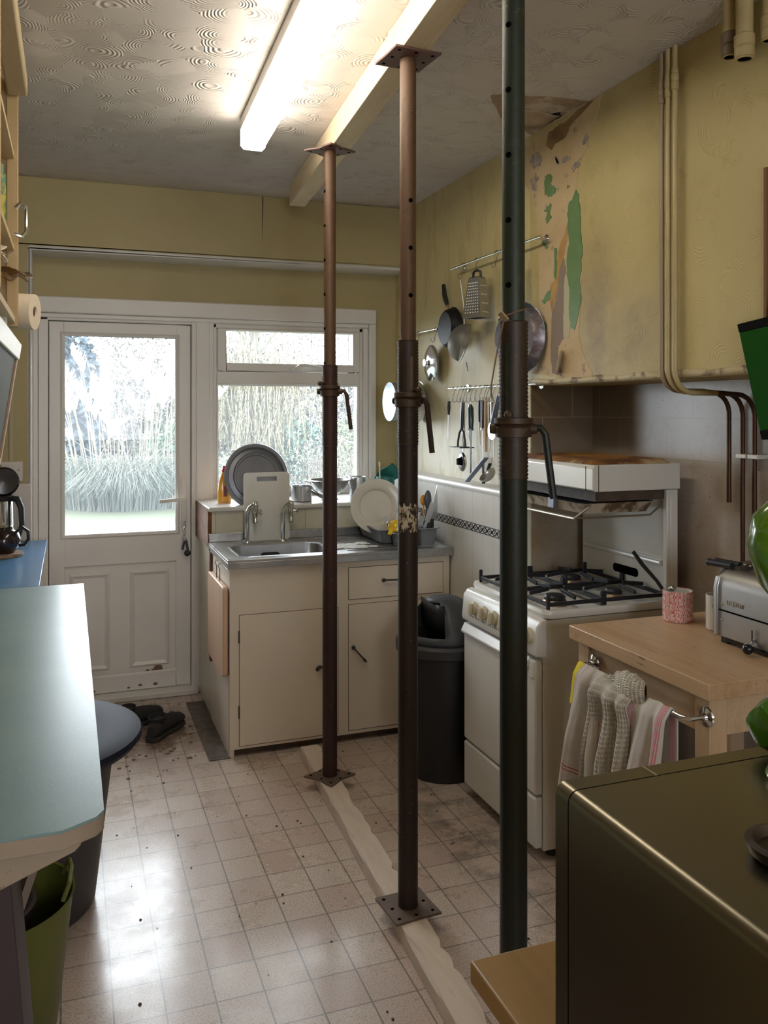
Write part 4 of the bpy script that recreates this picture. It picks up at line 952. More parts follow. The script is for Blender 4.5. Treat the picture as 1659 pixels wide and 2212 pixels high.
b = B(); b.sphere((1.660, 3.885, 1.105), .032, 16, .62, .25, 1.5); build('spoon_bowl', b, mat('grey_nylon', (.07, .08, .10), .35), t)
b = B(); b.cyl((1.660, 3.878, .895), (1.663, 3.88, .995), .011, .009, 12); build('grip', b, BLACK, t)
t = thing('cooks_knife', 'cooks knife standing point up in the right rack cup', 'knife', (1.69, 3.885, .895))
b = B(); b.prism([Vector((1.684, 3.893, 1.00)), Vector((1.712, 3.893, 1.00)), Vector((1.716, 3.893, 1.08)), Vector((1.713, 3.893, 1.175)), Vector((1.690, 3.893, 1.07))], (0, .002, 0)); build('blade', b, mat('pale_steel', (.62, .66, .66), .25, 1), t)
b = B(); b.box(1.676, 1.694, 3.884, 3.900, .90, 1.01); build('knife_handle', b, BLACK, t, bevel=.003)
b = B(); b.sphere((1.655, 3.93, 1.10), .018, 12, 1, .5, 1.5); b.tube([(1.655, 3.93, 1.085), (1.66, 3.92, .92)], .004, 6)
solo('orange_brush', b, mat('orange_plastic', (.85, .38, .05), .4), 'orange tipped utensil behind the middle prop in the rack', 'brush')
# green cloth, steel brush handle, candle at the end of the sill
b = B(); b.sheet(lambda u, v: Vector((1.60+.13*u, 4.47+.03*sin(5*u+v*2), 1.16+(.11*(1-abs(u-.62)*1.5))*v+.012*sin(8*u))), 12, 8)
solo('green_cloth', b, mat('dark_teal_cloth', (.01, .13, .11), .8), 'dark teal cloth propped on the sill behind the plates', 'cloth', solid=.004)
b = B(); b.lathe([(.03, 0), (.045, .02), (.045, .09), (.02, .11), (.001, .112)], (1.57, 4.60, 1.058), n=24)
solo('white_jar', b, CERAM, 'white rounded jar on the sill in the window corner', 'jar')
b = B(); b.lathe([(.035, 0), (.05, .04), (.052, .12), (.001, .125)], (1.655, 4.475, 1.058), n=20)
solo('dark_pot', b, mat('teal_pot', (.02, .15, .13), .4), 'teal pot at the right end of the sill under the green cloth', 'pot')
b = B(); b.cyl((1.612, 4.44, 1.06), (1.608, 4.44, 1.235), .0035, n=8); b.cyl((1.608, 4.44, 1.235), (1.607, 4.44, 1.262), .0055, n=8)
solo('bottle_brush', b, mat('pinkish_white', (.75, .60, .55), .5), 'thin white brush with pink tip standing behind the cream plates', 'brush')

# cutting board on the side of the cabinet with wire hooks
b = B(); x1_ = .664
b.loft([[Vector((x, 3.655+p.x, p.y)) for p in rrect(0, .445, 0, .405, .03, 0, 5)] for x in (.640, x1_)])
for v in b.bm.verts: v.co.z += .352; v.co.y += .16
cbd = thing('wooden_chopping_board', 'thick pale wooden chopping board hanging on the cupboard side', 'chopping board', (.652, 4.03, .352))
build('board', b, CHOPW, cbd, bevel=.005)
for i, y in enumerate((3.97, 4.06)):
    b = B(); b.tube([(.660, y, .845-.01), (.650, y+.004, .842), (.644, y-.004, .828), (.652, y, .815), (.652, y, .75)], .0018, 6)
    solo('wire_hook', b, IRON, 'thin wire hook above the hanging wooden board, %s' % ('nearer the cupboard front' if i == 0 else 'further from the cupboard front'), 'hook')
b = B(); b.box(.655, .667, 4.285, 4.315, .30, .86); solo('wooden_batten', b, REDBR, 'narrow red-brown batten down the back of the cupboard side', 'batten', bevel=.002)
# lifted vinyl edge / bare floor strip left of cabinet
b = B(); b.box(.578, .672, 3.80, 4.60, .0005, .0035); struct('floor_bare_strip', b, mat('bare_screed', (.17, .14, .12), .9, 0, (.09, .075, .065), 18, bump=.5))
# shoe pair
def shoe(x, y, rz, label):
    t = thing('garden_shoe', label, 'shoe', (x, y, .003), rz, group='muddy shoes by the door')
    loops = []
    for k, (yy, wl_, h_) in enumerate(((-.135, .018, .02), (-.12, .036, .045), (-.08, .046, .058), (-.03, .046, .068), (.02, .040, .078), (.07, .036, .085), (.11, .034, .08), (.135, .018, .06))):
        loops.append([Vector((wl_*cos(a), yy, max(.012, .012+h_*.5+h_*.5*sin(a)))) for a in [i*2*PI/16 for i in range(16)]])
    b = B(); b.loft(loops); build('upper', b, mat('black_muddy_suede', (.022, .02, .02), .85, 0, (.06, .045, .03), 30, .55, .7, bump=.6, bscale=80), t, world=False)
    b = B(); b.lathe([(.030, .0), (.040, .03), (.045, .042), (.041, .044), (.033, .03), (.028, .006)], (0, .075, .062), (0, .12, 1), n=20, cap0=False, cap1=False); build('padded_collar', b, mat('black_knit', (.02, .02, .024), .9), t, world=False)
    b = B(); b.loft([[Vector((x_, y_, z_)) for x_, y_ in ((-.012, -.142), (.012, -.142), (.042, -.11), (.050, -.05), (.038, .03), (.038, .12), (.02, .142), (-.02, .142), (-.038, .12), (-.038, .03), (-.050, -.05), (-.042, -.11))] for z_ in (0, .02)]); build('sole', b, mat('sole_black', (.03, .025, .02), .9), t, world=False, bevel=.004)
shoe(.325, 4.37, 2.2, 'left-hand black muddy shoe lying on the doormat dirt')
shoe(.435, 4.215, 2.5, 'right-hand black muddy shoe with open collar, nearer the camera')
for o in list(sc.objects):
    if o.name.startswith('garden_shoe'): o['group'] = 'muddy shoes by the door'

# ================================================================== BLACK SWING BIN
bn = thing('swing_bin', 'tall black swing-top bin between the sink cupboard and the cooker', 'bin', (1.515, 3.375, 0))
b = B(); b.lathe([(.001, .0), (.150, .0), (.158, .012), (.188, .52), (.188, .53)], n=44); build('bin_body', b, mat('matt_black_bin', (.012, .012, .014), .45), bn, world=False)
b = B(); b.lathe([(.190, .515), (.206, .525), (.207, .560), (.198, .572), (.186, .572), (.186, .556)], n=44, cap0=False, cap1=False); build('rim', b, mat('charcoal_rim', (.03, .031, .034), .5), bn, world=False)
b = B(); n1, n2 = 30, 14
def dome(u, v):
    a = -PI*.82+2*PI*u; t = v*PI/2; return Vector((.182*cos(t)*cos(a), .182*cos(t)*sin(a), .565+.185*sin(t)))
b.sheet(dome, n1, n2)
rem = [f for f in b.bm.faces if (lambda c: c.x < -.045 and .615 < c.z < .735 and abs(c.y+.02) < .135)(f.calc_center_median())]
bmesh.ops.delete(b.bm, geom=rem, context='FACES')
build('domed_lid', b, mat('charcoal_lid', (.045, .048, .054), .5), bn, world=False, solid=.004)
b = B(); b.sheet(lambda u, v: Vector((-.035-.02*v, -.12+.24*u, .60+.125*v)), 3, 3); build('swing_flap', b, BLACK, bn, world=False, solid=.004)

# ================================================================== COOKER
ck = thing('gas_cooker', 'white gas cooker with eye-level grill standing in the chimney recess', 'cooker', (1.78, 2.84, 0))
cy0, cy1 = 2.552, 3.128
b = B(); b.box(1.525, 2.07, cy0+.01, cy1-.005, .035, .826)
build('body', b, ENAMELD, ck, bevel=.003)
b = B()
for x in (1.58, 2.0):
    for y in (cy0+.05, cy1-.05): b.cyl((x, y, 0), (x, y, .036), .018)
build('feet', b, BLACK, ck)
b = B(); b.box(1.494, 1.524, cy0+.012, cy1, .228, .690); od = build('oven_door', b, ENAMEL, ck, bevel=.008, seg=3)
b = B(); b.loft([[Vector((x, y, z)) for x, z in ((1.524, .664), (1.482, .655), (1.480, .664), (1.496, .694), (1.524, .694))] for y in (cy0+.055, cy1-.002)])
build('handle', b, mat('pale_white_trim', (.76, .76, .76), .25), od, bevel=.002)
b = B(); b.box(1.492, 1.4945, cy0+.020, cy0+.048, .625, .685); b.prism([Vector((1.485, cy0+.022, .632)), Vector((1.485, cy0+.046, .632)), Vector((1.485, cy0+.034, .672))], (.008, 0, 0)); build('door_catch', b, mat('pale_white_trim', (.76, .76, .76), .25), od, bevel=.001)
build('warming_drawer', B().box(1.494, 1.524, cy0+.012, cy1, .045, .220), ENAMEL, ck, bevel=.008, seg=3)
b = B(); b.loft([[Vector((x, y, z)) for x, z in ((1.535, .700), (1.490, .706), (1.486, .722), (1.494, .808), (1.512, .830), (1.535, .832))] for y in (cy0, cy1+.004)])
cp = build('control_panel', b, ENAMEL, ck, bevel=.005)
KN = mat('cream_knob', (.62, .56, .42), .3)
for i, y in enumerate((3.020, 2.938, 2.856, 2.774, 2.692, 2.600)):
    b = B(); zc = .772; b.cyl((1.492, y, zc), (1.478, y, zc), .027, .024, 24); b.obox((1.472, y-.004, zc+.022), (1.470, y+.004, zc-.022), .012, .016, (1, 0, 0))
    build('knob', b, KN, cp, bevel=.002)
b = B()
for i in range(26):
    y = 3.06-i*.0165; b.box(1.4865, 1.489, y, y+.004+.004*(i % 3), .733, .740+.006*(i % 2))
build('dial_marks', b, mat('faded_grey_print', (.25, .27, .28), .5), cp)
# hob
b = B(); b.loft([rrect(1.530, 2.075, cy0, cy1, .03, .832, 5), rrect(1.526, 2.078, cy0-.003, cy1+.003, .03, .846, 5), rrect(1.530, 2.075, cy0, cy1, .03, .858, 5), rrect(1.545, 2.06, cy0+.015, cy1-.015, .03, .858, 5), rrect(1.555, 2.05, cy0+.025, cy1-.025, .03, .848, 5)])
hob = build('hob_tray', b, ENAMEL, ck)
for (x, y, r) in ((1.645, 2.685, .040), (1.905, 2.70, .034), (1.905, 2.985, .040), (1.645, 2.98, .034)):
    b = B(); b.lathe([(r+.012, .848), (r+.006, .856), (r, .866)], (x, y, 0), n=28); bn_ = build('burner', b, mat('burner_ring', (.42, .36, .27), .35, .7, (.25, .13, .06), 25), ck)
    b = B(); b.lathe([(r*.92, .866), (r*.96, .876), (r*.8, .884), (.001, .886)], (x, y, 0), n=28); build('burner_cap', b, IRON, bn_)
for (ya, yb, nm) in ((cy0+.03, 2.835, 0), (2.845, cy1-.03, 1)):
    for (xa, xb) in ((1.555, 1.775), (1.785, 2.045)):
        b = B(); xc, yc = (xa+xb)/2, (ya+yb)/2; z = .898
        for p, q in (((xa, ya), (xb, ya)), ((xa, yb), (xb, yb)), ((xa, ya), (xa, yb)), ((xb, ya), (xb, yb))): b.obox((*p, .874), (*q, .874), .008, .014)
        for p in ((xa, ya), (xb, ya), (xa, yb), (xb, yb)): b.obox((*p, .856), (*p, .906), .010, .012, (1, 0, 0))
        for p in ((xa, yc), (xb, yc), (xc, ya), (xc, yb)):
            q = (p[0]+(xc-p[0])*.72, p[1]+(yc-p[1])*.72); b.obox((*p, .890), (*q, .900), .008, .014)
        build('pan_support', b, IRON, ck, bevel=.0015)
# back panel
b = B(); b.box(2.05, 2.085, cy0+.006, cy1-.004, .855, 1.26); b.box(2.035, 2.052, cy0+.006, cy0+.03, .855, 1.26)
bp = build('back_panel', b, ENAMEL, ck, bevel=.004)
b = B(); b.tube([(2.046, cy1-.03, .985), (2.044, cy0+.05, .985)], .010, 10); b.obox((2.049, cy1-.02, 1.005), (2.049, cy0+.04, 1.005), .004, .003)
build('rail_moulding', b, ENAMEL, bp)
b = B(); b.loft([[Vector((xx, p.x, p.y)) for p in rrect(2.745, 2.905, .905, .938, .014, 0, 5)] for xx in (2.0492, 2.0485)]); build('vent_slot', b, HOLE, bp)
# grill hood
b = B(); b.loft([[Vector((x, y, z)) for x, z in ((2.085, 1.262), (1.725, 1.262), (1.712, 1.268), (1.712, 1.345), (1.722, 1.356), (2.085, 1.356))] for y in (cy0-.006, cy1)])
hd_ = build('grill_hood', b, ENAMEL, ck, bevel=.003)
b = B(); b.loft([[Vector((p.x, p.y, p.z)) for p in rrect(1.722, 2.06, cy0+.004, cy1-.008, .02, 1.3565, 4)], rrect(1.75, 2.05, cy0+.035, cy1-.035, .02, 1.371, 4), rrect(1.78, 2.03, cy0+.07, cy1-.07, .02, 1.371, 4), rrect(1.79, 2.02, cy0+.08, cy1-.08, .02, 1.365, 4)])
build('hood_top', b, mat('rusty_hood_top', (.40, .20, .06), .45, .2, (.17, .07, .035), 7, .4, .58, col3=(.62, .50, .28), scale3=5, lo3=.55, hi3=.65), hd_)
b = B(); b.box(1.7110, 1.7128, cy0+.036, cy0+.038, 1.264, 1.35); b.box(1.735, 1.737, cy0-.0072, cy0-.005, 1.262, 1.355); build('hood_seam', b, HOLE, hd_)
b = B(); b.box(1.74, 2.05, cy0+.02, cy1-.02, 1.225, 1.262); build('grill_burner_box', b, mat('sooty_black', (.02, .019, .018), .7, 0, (.09, .06, .04), 9), ck)
GRP = mat('grimy_pan_enamel', (.52, .46, .36), .4, .2, (.14, .09, .05), 14, .48, .62)
b = B(); b.loft([rrect(1.715, 1.985, cy0+.045, cy1-.05, .02, 1.180, 4), rrect(1.700, 2.00, cy0+.03, cy1-.035, .025, 1.216, 4), rrect(1.694, 2.006, cy0+.024, cy1-.029, .03, 1.219, 4), rrect(1.706, 1.994, cy0+.036, cy1-.041, .025, 1.214, 4), rrect(1.72, 1.98, cy0+.05, cy1-.055, .02, 1.186, 4)])
gp = build('grill_pan', b, GRP, ck)
b = B()
for i in range(14): b.tube([(1.70, cy0+.05+.036*i, 1.217), (1.99, cy0+.05+.036*i, 1.217)], .002, 5)
build('grill_rack', b, IRON, gp)
b = B(); b.box(1.685, 1.704, 2.76, 2.80, 1.185, 1.222); b.tube([(1.70, 2.78, 1.222), (1.69, 2.84, 1.245)], .002, 5); build('handle_bracket', b, mat('dull_blue_steel', (.18, .18, .22), .4, .7), gp, bevel=.002)
b = B(); b.tube([(1.72, cy0+.03, 1.205), (1.665, cy0+.035, 1.168), (1.665, cy1-.03, 1.168), (1.72, cy1-.03, 1.205)], .0055, 8); b.tube([(1.665, cy0+.035, 1.168), (1.98, cy0+.03, 1.168), (2.04, cy0+.03, 1.21)], .004, 6)
build('pan_carrier', b, mat('greasy_chrome', (.50, .46, .40), .3, .9), ck)

# ================================================================== PIPES
CP = mat('cream_painted_pipe', (.52, .42, .21), .4, 0, (.44, .35, .18), 9); COP = mat('tarnished_copper', (.10, .043, .020), .4, .6, (.055, .028, .016), 8)
for i, (ya, yb, zb, lb) in enumerate(((2.307, 2.338, 1.233, 'left copper pipe of three, cut off short above the worktop'), (2.274, 2.275, .88, 'middle copper pipe of three, bending under the chimney breast'), (2.241, 2.222, .88, 'right copper pipe of three, bending under the chimney breast'))):
    xo = 1.815; r = .0085; R = .07; zh = 1.612-.004*i
    t = thing('copper_pipe', lb, 'pipe', (2.12, yb, zb), group='copper pipes by the cooker')
    up = [(xo, ya, 2.713), (xo, ya, zh+R)]+[(xo+R*(1-cos(a)), ya, zh+R*(1-sin(a))) for a in (.3, .6, .9, 1.2, 1.5)]+[(xo+R+.10, ya, zh)]
    build('painted_run', B().tube(up, r, 12), CP if i else mat('brown_painted_pipe', (.34, .26, .17), .45), t)
    dn = [(xo+R+.095, ya, zh), (2.118-R, yb, zh-.004)]+[(2.118-R*(1-sin(a)), yb, zh-.004-R*(1-cos(a))) for a in (.3, .6, .9, 1.2, 1.5)]+[(2.118, yb, zh-R-.01), (2.118, yb, zb)]
    build('copper_run', B().tube(dn, r*.95, 12), COP, t)
    zf = 2.60-.012*(2-i)
    b = B(); b.lathe([(.009, zf-.03), (.012, zf-.028), (.012, zf-.005), (.0105, zf), (.0125, zf+.004), (.0125, zf+.02), (.0105, zf+.024), (.012, zf+.028), (.009, zf+.045)], (xo, ya, 0), n=16); build('compression_joint', b, CP if i else MC['brown_painted_pipe'], t)
    if i:
        b = B(); b.box(2.100, 2.148, yb-.030+.0, yb+.014, 1.388, 1.402); build('pipe_clip', b, mat('white_clip', (.72, .72, .68), .4), t, bevel=.002)
for i, (y, x, r, zb) in enumerate(((1.945, 1.765, .020, 2.553), (1.878, 1.755, .023, 2.520), (1.835, 1.80, .019, 2.56))):
    t = thing('pipe_stub', ('thinner capped cream pipe stub, first of those hanging from the ceiling corner', 'thickest open cream pipe stub with collar at the top right corner', 'pipe stub hidden in shadow furthest right under the ceiling corner')[i], 'pipe', (x, y, zb))
    b = B(); b.lathe([(r*.8, zb), (r, zb), (r, 2.714)], (x, y, 0), n=24, cap0=False); build('stub', b, CP, t)
    b = B(); b.lathe([(r*.8, zb+.001), (r*1.18, zb+.004), (r*1.2, zb+.03), (r*1.05, zb+.034), (r*1.22, zb+.038), (r*1.22, zb+.065), (r*1.0, zb+.07)], (x, y, 0), n=(12 if i else 24), cap0=False); build('collar', b, CP if i else mat('dirty_collar', (.20, .15, .10), .7), t)
    b = B(); b.cyl((x, y, zb+.003), (x, y, zb+.006), r*.82); build('bore', b, HOLE, t)
# dark gap edge far right of the breast
b = B(); b.box(1.832, XR, 1.878, 1.888, 1.80, 2.23); struct('trim_9', b, mat('rusty_gap', (.20, .10, .05), .8))

# ================================================================== RAILS AND HANGING KITCHENWARE
def rail(label, ya, yb, z, ends):
    t = thing('utensil_rail', label, 'rail', (1.79, (ya+yb)/2, z))
    build('rail_bar', B().cyl((1.785, ya, z), (1.785, yb, z), .0055, n=12), CHROME, t)
    for y in ends:
        b = B(); b.lathe([(.020, 0), (.019, .004), (.008, .006), (.006, .055)], (1.8385, y, z), (-1, 0, 0), n=20); build('bracket', b, CHROME, t)
rail('upper chrome utensil rail with the grater and frying pans', 3.885, 3.02, 2.250, (3.84, 3.06))
rail('lower chrome utensil rail crowded with S-hooks and tools', 3.91, 3.05, 1.655, (3.80, 3.10))
rail('short chrome rail near the corner carrying the pan lid', 4.60, 4.05, 1.968, (4.55, 4.10))
def hook_pts(y, z, x=1.785, h=.062, tw=0):
    d = Vector((-cos(tw), sin(tw), 0))
    return [Vector((x, y, z))+d*a+Vector((0, 0, c)) for a, c in ((.010, -.004), (.004, .008), (-.004, .006), (-.006, -.006), (.006, -h*.6), (.010, -h), (.020, -h-.008), (.028, -h), (.028, -h+.014))]
hk0 = solo('s_hook', B().tube(hook_pts(0, 0), .0017, 6), mat('dull_hook_wire', (.20, .19, .17), .45, .8), 'x', 'hook')
hook_n = [0]
def hook(y, z, label, grp):
    global hk0
    off = Vector((hk0.data['ox'], 0, hk0.data['oz'])) if 'ox' in hk0.data else None
    o = hk0 if hook_n[0] == 0 else hk0.copy()
    if hook_n[0]: COL.objects.link(o)
    hook_n[0] += 1
    o.location = (HX, y, z+HZ); o['label'] = label; o['group'] = grp
    return o
HX, HZ = hk0.location.x, hk0.location.z
for i, y in enumerate((3.745, 3.600, 3.395)):
    hook(y, 2.250, ('S-hook on the upper rail holding the wire sieve', 'S-hook on the upper rail holding the box grater', 'empty S-hook on the upper rail beside the green prop')[i], 'S-hooks on the upper rail')
for y, lb in ((3.848, 'S-hook at the left end of the lower rail holding the thin spike'), (3.80, 'empty S-hook just right of the left bracket on the lower rail'), (3.755, 'empty S-hook directly left of the potato masher'), (3.720, 'S-hook holding the slotted spoon'), (3.690, 'S-hook holding the potato masher'), (3.652, 'S-hook holding the fish slice beside the masher'), (3.604, 'S-hook holding the sharpening steel'), (3.555, 'empty S-hook between the sharpening steel and the slim knife'), (3.508, 'S-hook holding the slim black-handled knife'), (3.482, 'S-hook holding the black and silver turner'), (3.450, 'S-hook holding the wooden spoon'), (3.425, 'S-hook holding the ladle and second steel server'), (3.38, 'empty S-hook between the ladle and the pizza cutter'), (3.325, 'S-hook holding the pizza cutter by the green prop')):
    hook(y, 1.655, lb, 'S-hooks on the lower rail')
for y in (4.30, 4.07): hook(y, 1.968, 'S-hook on the short corner rail, %s' % ('behind the pan lid' if y > 4.2 else 'at its near end'), 'S-hooks on the corner rail')
def pan(name, label, cat, c, nrm, r, depth, m_out, m_in, up_len, hw=.011, hcol=BLACK, lean=0, flare=.88):
    """round pan hung by its handle: base faces along nrm"""
    t = thing(name, label, cat, c); n = Vector(nrm).normalized()
    b = B(); b.lathe([(.001, depth), (r*flare-.012, depth), (r*flare, depth-.010), (r, 0), (r+.003, -.001), (r-.003, 0), (r*flare-.004, depth-.012), (r*flare-.016, depth-.004), (.001, depth-.004)], (0, 0, 0), n, n=44)
    build('pan_body', b, m_out, t, world=False)
    side = Vector((0, 0, 1)).cross(n).normalized(); up = (Vector((0, 0, 1))+side*lean).normalized()
    b = B(); b.obox(up*(r-.004)+n*.004, up*(r+.035)+n*.004, hw*1.2, .006, tuple(n)); build('neck', b, mat('bronze_neck', (.45, .26, .13), .35, .8), t, world=False)
    b = B(); b.tube([up*(r+.03)+n*.004, up*(r+.05)+n*.006, up*(r+up_len*.6)+n*.008, up*(r+up_len)+n*.002], [hw*.7, hw, hw*1.0, hw*.75], 10); build('pan_handle', b, hcol, t, world=False)
    return t
pan('frying_pan', 'small black non-stick frying pan hung from the upper rail at the left', 'frying pan', (1.803, 3.905, 1.957), (-1, 0, 0), .105, .045, mat('black_nonstick', (.010, .010, .012), .5, spec=.25), None, .15, .013, lean=-.45)
pan('saute_pan', 'large worn blue-black frying pan hung behind the green prop', 'frying pan', (1.79, 3.20, 1.853), (-.97, -.235, 0), .150, .035, mat('worn_blue_steel', (.10, .115, .155), .33, .6, (.26, .20, .20), 5, .42, .62, col3=(.30, .33, .38), scale3=40, lo3=.55, hi3=.62), None, .16, .014)
sp = pan('hanging_saucepan', 'shiny steel saucepan hung in the corner with its round base outwards', 'saucepan', (1.805, 4.36, 1.593), (-1, 0, 0), .112, .17, STEEL, None, .13, .010, hcol=CHROME, flare=.95)
b = B(); nn = Vector((-1, 0, 0)); b.lathe([(.001, .1715), (.102, .1715), (.106, .1705), (.1064, .158)], (0, 0, 0), nn, n=44); build('polished_base', b, mat('spun_aluminium', (.42, .47, .54), .45, .9, (.34, .39, .46), 3), sp, world=False)
t = thing('pan_lid', 'polished steel pan lid with ring knob hung near the corner', 'lid', (1.80, 4.16, 1.700))
b = B(); b.lathe([(.094, 0), (.096, .004), (.086, .010), (.078, .012), (.05, .022), (.02, .027), (.001, .028)], (1.800, 4.16, 1.797), (-1, 0, 0), n=48); build('lid_dome', b, CHROME, t)
b = B(); b.lathe([(.010, .026), (.008, .032), (.019, .040), (.018, .044), (.001, .044)], (1.800, 4.16, 1.797), (-1, 0, 0), n=24); build('knob', b, CHROME, t)
# sieve
sv = thing('wire_sieve', 'round wire mesh sieve hung between small pan and grater', 'sieve', (1.77, 3.66, 1.76))
MESHM = mat('fine_wire_mesh', (.20, .19, .17), .5, .4, alpha=.72); c = Vector((1.765, 3.69, 1.868)); ax_ = Vector((-.93, .25, .28)).normalized()
b = B(); b.lathe([(.092*cos(a), .078*sin(a)) for a in [i*PI/20 for i in range(11)]], c, ax_, n=36, cap0=False); build('mesh_bowl', b, MESHM, sv)
d, a_, b_ = frame(ax_)
b = B(); b.tube([c+(a_*cos(i*PI/18)+b_*sin(i*PI/18))*.093 for i in range(36)], .004, 6, closed=True)
b.tube([c+Vector((0, 0, .09)), Vector((1.772, 3.71, 2.05)), Vector((1.765, 3.735, 2.175))], .003, 6); b.tube([c-Vector((0, 0, .09))-ax_*.01, c-Vector((.0, .03, .115)), c-Vector((0, .038, .135))], .0032, 6)
build('wire_frame', b, STEEL, sv)
# box grater
gr = thing('box_grater', 'steel box grater hung on the upper rail', 'grater', (1.755, 3.535, 1.968), math.radians(24))
def q4(a, c, z): return [Vector((-a, -c, z)), Vector((a, -c, z)), Vector((a, c, z)), Vector((-a, c, z))]
b = B(); b.loft([q4(.040, .054, 0), q4(.024, .030, .185), ], cap0=False); build('grater_body', b, STEEL, gr, world=False, smooth=False, solid=.0012)
b = B(); b.loft([q4(.036, .050, .004), q4(.020, .026, .18)], cap0=False); build('grater_inside', b, mat('dark_inside', (.10, .09, .08), .5, .5), gr, world=False, smooth=False)
b = B()
for i in range(11):
    for j in range(6):
        z = .025+.0135*i; t_ = z/.185; c_ = .054+(.030-.054)*t_; a_2 = .040+(.024-.040)*t_
        yy = -c_*.72+2*c_*.72*j/5
        b.sphere((-a_2-.0012, yy, z), .0040, 6, .5, 1, .8)
        if j < 3 and i % 3 == 0: b.box(-.02+.015*j, -.010+.015*j, -c_-.0015, -c_, z, z+.004)
build('grating_teeth', b, mat('lit_hole_white', (.88, .88, .86), .4), gr, world=False)  # white stands for light showing in the holes, painted on the teeth
b = B(); b.box(-.022, .022, -.028, .028, .183, .189); b.tube([(0, -.022, .189), (0, -.020, .215), (0, 0, .222), (0, .020, .215), (0, .022, .189)], .006, 8); build('top_handle', b, BLACK, gr, world=False)
# tools on the lower rail
X0 = 1.757
def tool(name, label, cat, parts_):
    ys = [q for q in parts_ if isinstance(q[1], list)][0][1][0]; t = thing(name, label, cat, (X0, ys[1], ys[2]))
    for nm, pts, r, m in parts_:
        b = B()
        if callable(pts): pts(b)
        else: b.tube(pts, r, 10)
        build(nm, b, m, t)
    return t
def P(y, z, x=X0): return (x, y, z)
tool('skewer', 'thin spike with short black handle at the left end of the lower rail', 'skewer', [('needle', [P(3.852, 1.535), P(3.855, 1.413)], .0022, STEEL), ('tool_handle', [P(3.850, 1.592), P(3.851, 1.56), P(3.852, 1.525)], [.008, .010, .006], BLACK)])
def mash(b):
    b.tube([P(3.700, 1.462), P(3.725, 1.44), P(3.742, 1.40), P(3.745, 1.374)], .005, 8); b.tube([P(3.700, 1.462), P(3.678, 1.44), P(3.664, 1.40), P(3.660, 1.374)], .005, 8)
    b.obox(P(3.762, 1.371), P(3.642, 1.371), .075, .005)
tool('potato_masher', 'black potato masher with flat plate on the lower rail', 'masher', [('tool_handle', [P(3.688, 1.585), P(3.694, 1.52), P(3.700, 1.46)], [.009, .010, .008], mat('blue_black_nylon', (.03, .035, .06), .3)), ('masher_head', mash, 0, BLACK)])
tool('slotted_spoon', 'steel slotted serving spoon hanging behind the masher', 'spoon', [('tool_handle', [P(3.722, 1.57, 1.775), P(3.718, 1.45, 1.775), P(3.715, 1.345, 1.772)], [.0075, .0075, .004], STEEL), ('spoon_bowl', lambda b: b.sphere(P(3.712, 1.30, 1.765), .040, 20, .35, .95, 1.15), 0, STEEL), ('slots', lambda b: [b.box(1.748, 1.7525, 3.735-.016*i, 3.741-.016*i, 1.285, 1.315+.004*i) for i in range(4)], 0, HOLE)])
tool('sharpening_steel', 'long sharpening steel with dark green-black handle on the lower rail', 'sharpening steel', [('rod', [P(3.604, 1.46), P(3.604, 1.247)], .0042, mat('grey_rod', (.25, .25, .26), .4, .8)), ('tool_handle', [P(3.604, 1.575), P(3.604, 1.555), P(3.604, 1.50), P(3.604, 1.462)], [.006, .014, .015, .012], mat('green_black_handle', (.02, .035, .035), .3)), ('guard', [P(3.625, 1.458), P(3.583, 1.458)], .005, BLACK)])
tool('fish_slice', 'steel-handled tool hanging between masher and sharpening steel', 'spatula', [('tool_handle', [P(3.650, 1.575, 1.775), P(3.650, 1.44, 1.775), P(3.645, 1.38, 1.775), P(3.632, 1.34, 1.775)], [.008, .008, .003, .003], STEEL)])
tool('narrow_knife', 'slim knife with black handle hung mid lower rail', 'knife', [('blade', [P(3.508, 1.50), P(3.506, 1.39)], [.005, .0015], mat('brown_blade', (.30, .22, .15), .35, .8)), ('tool_handle', [P(3.506, 1.592), P(3.507, 1.54), P(3.508, 1.495)], [.010, .011, .008], BLACK)])
tool('corkscrew_knife', 'black and silver handled turner with angled slotted blue-grey blade', 'turner', [('tool_handle', [P(3.482, 1.59), P(3.480, 1.52), P(3.478, 1.465)], [.008, .009, .010], BLACKG), ('ferrule', [P(3.478, 1.468), P(3.478, 1.456)], .0105, CHROME), ('shank', [P(3.478, 1.458), P(3.476, 1.34), P(3.474, 1.315)], .0022, STEEL), ('slotted_blade', lambda b: (b.obox(P(3.435, 1.335, 1.752), P(3.600, 1.215, 1.735), .004, .026, (1, 0, 0)), b.obox(P(3.474, 1.315), P(3.478, 1.262), .010, .006)), 0, mat('blue_grey_blade', (.25, .30, .40), .4, .3))])
tool('wooden_spoon', 'pale wooden spoon handle hanging on the lower rail', 'spoon', [('tool_handle', [P(3.450, 1.605), P(3.450, 1.44), P(3.448, 1.36)], [.007, .008, .006], mat('pale_spoon_wood', (.55, .38, .22), .6))])
tool('soup_ladle', 'steel soup ladle hanging lowest on the lower rail', 'ladle', [('tool_handle', [P(3.412, 1.585, 1.772), P(3.412, 1.47, 1.772), P(3.408, 1.40, 1.772), P(3.400, 1.30, 1.772)], [.010, .010, .003, .003], mat('silver_tan_handle', (.55, .48, .40), .3, .8)), ('ladle_bowl', lambda b: b.lathe([(.042*cos(a), -.030*sin(a)) for a in [i*PI/16 for i in range(9)]], (1.755, 3.435, 1.262), (-.35, .62, .70), n=28, cap0=False), 0, STEEL)])
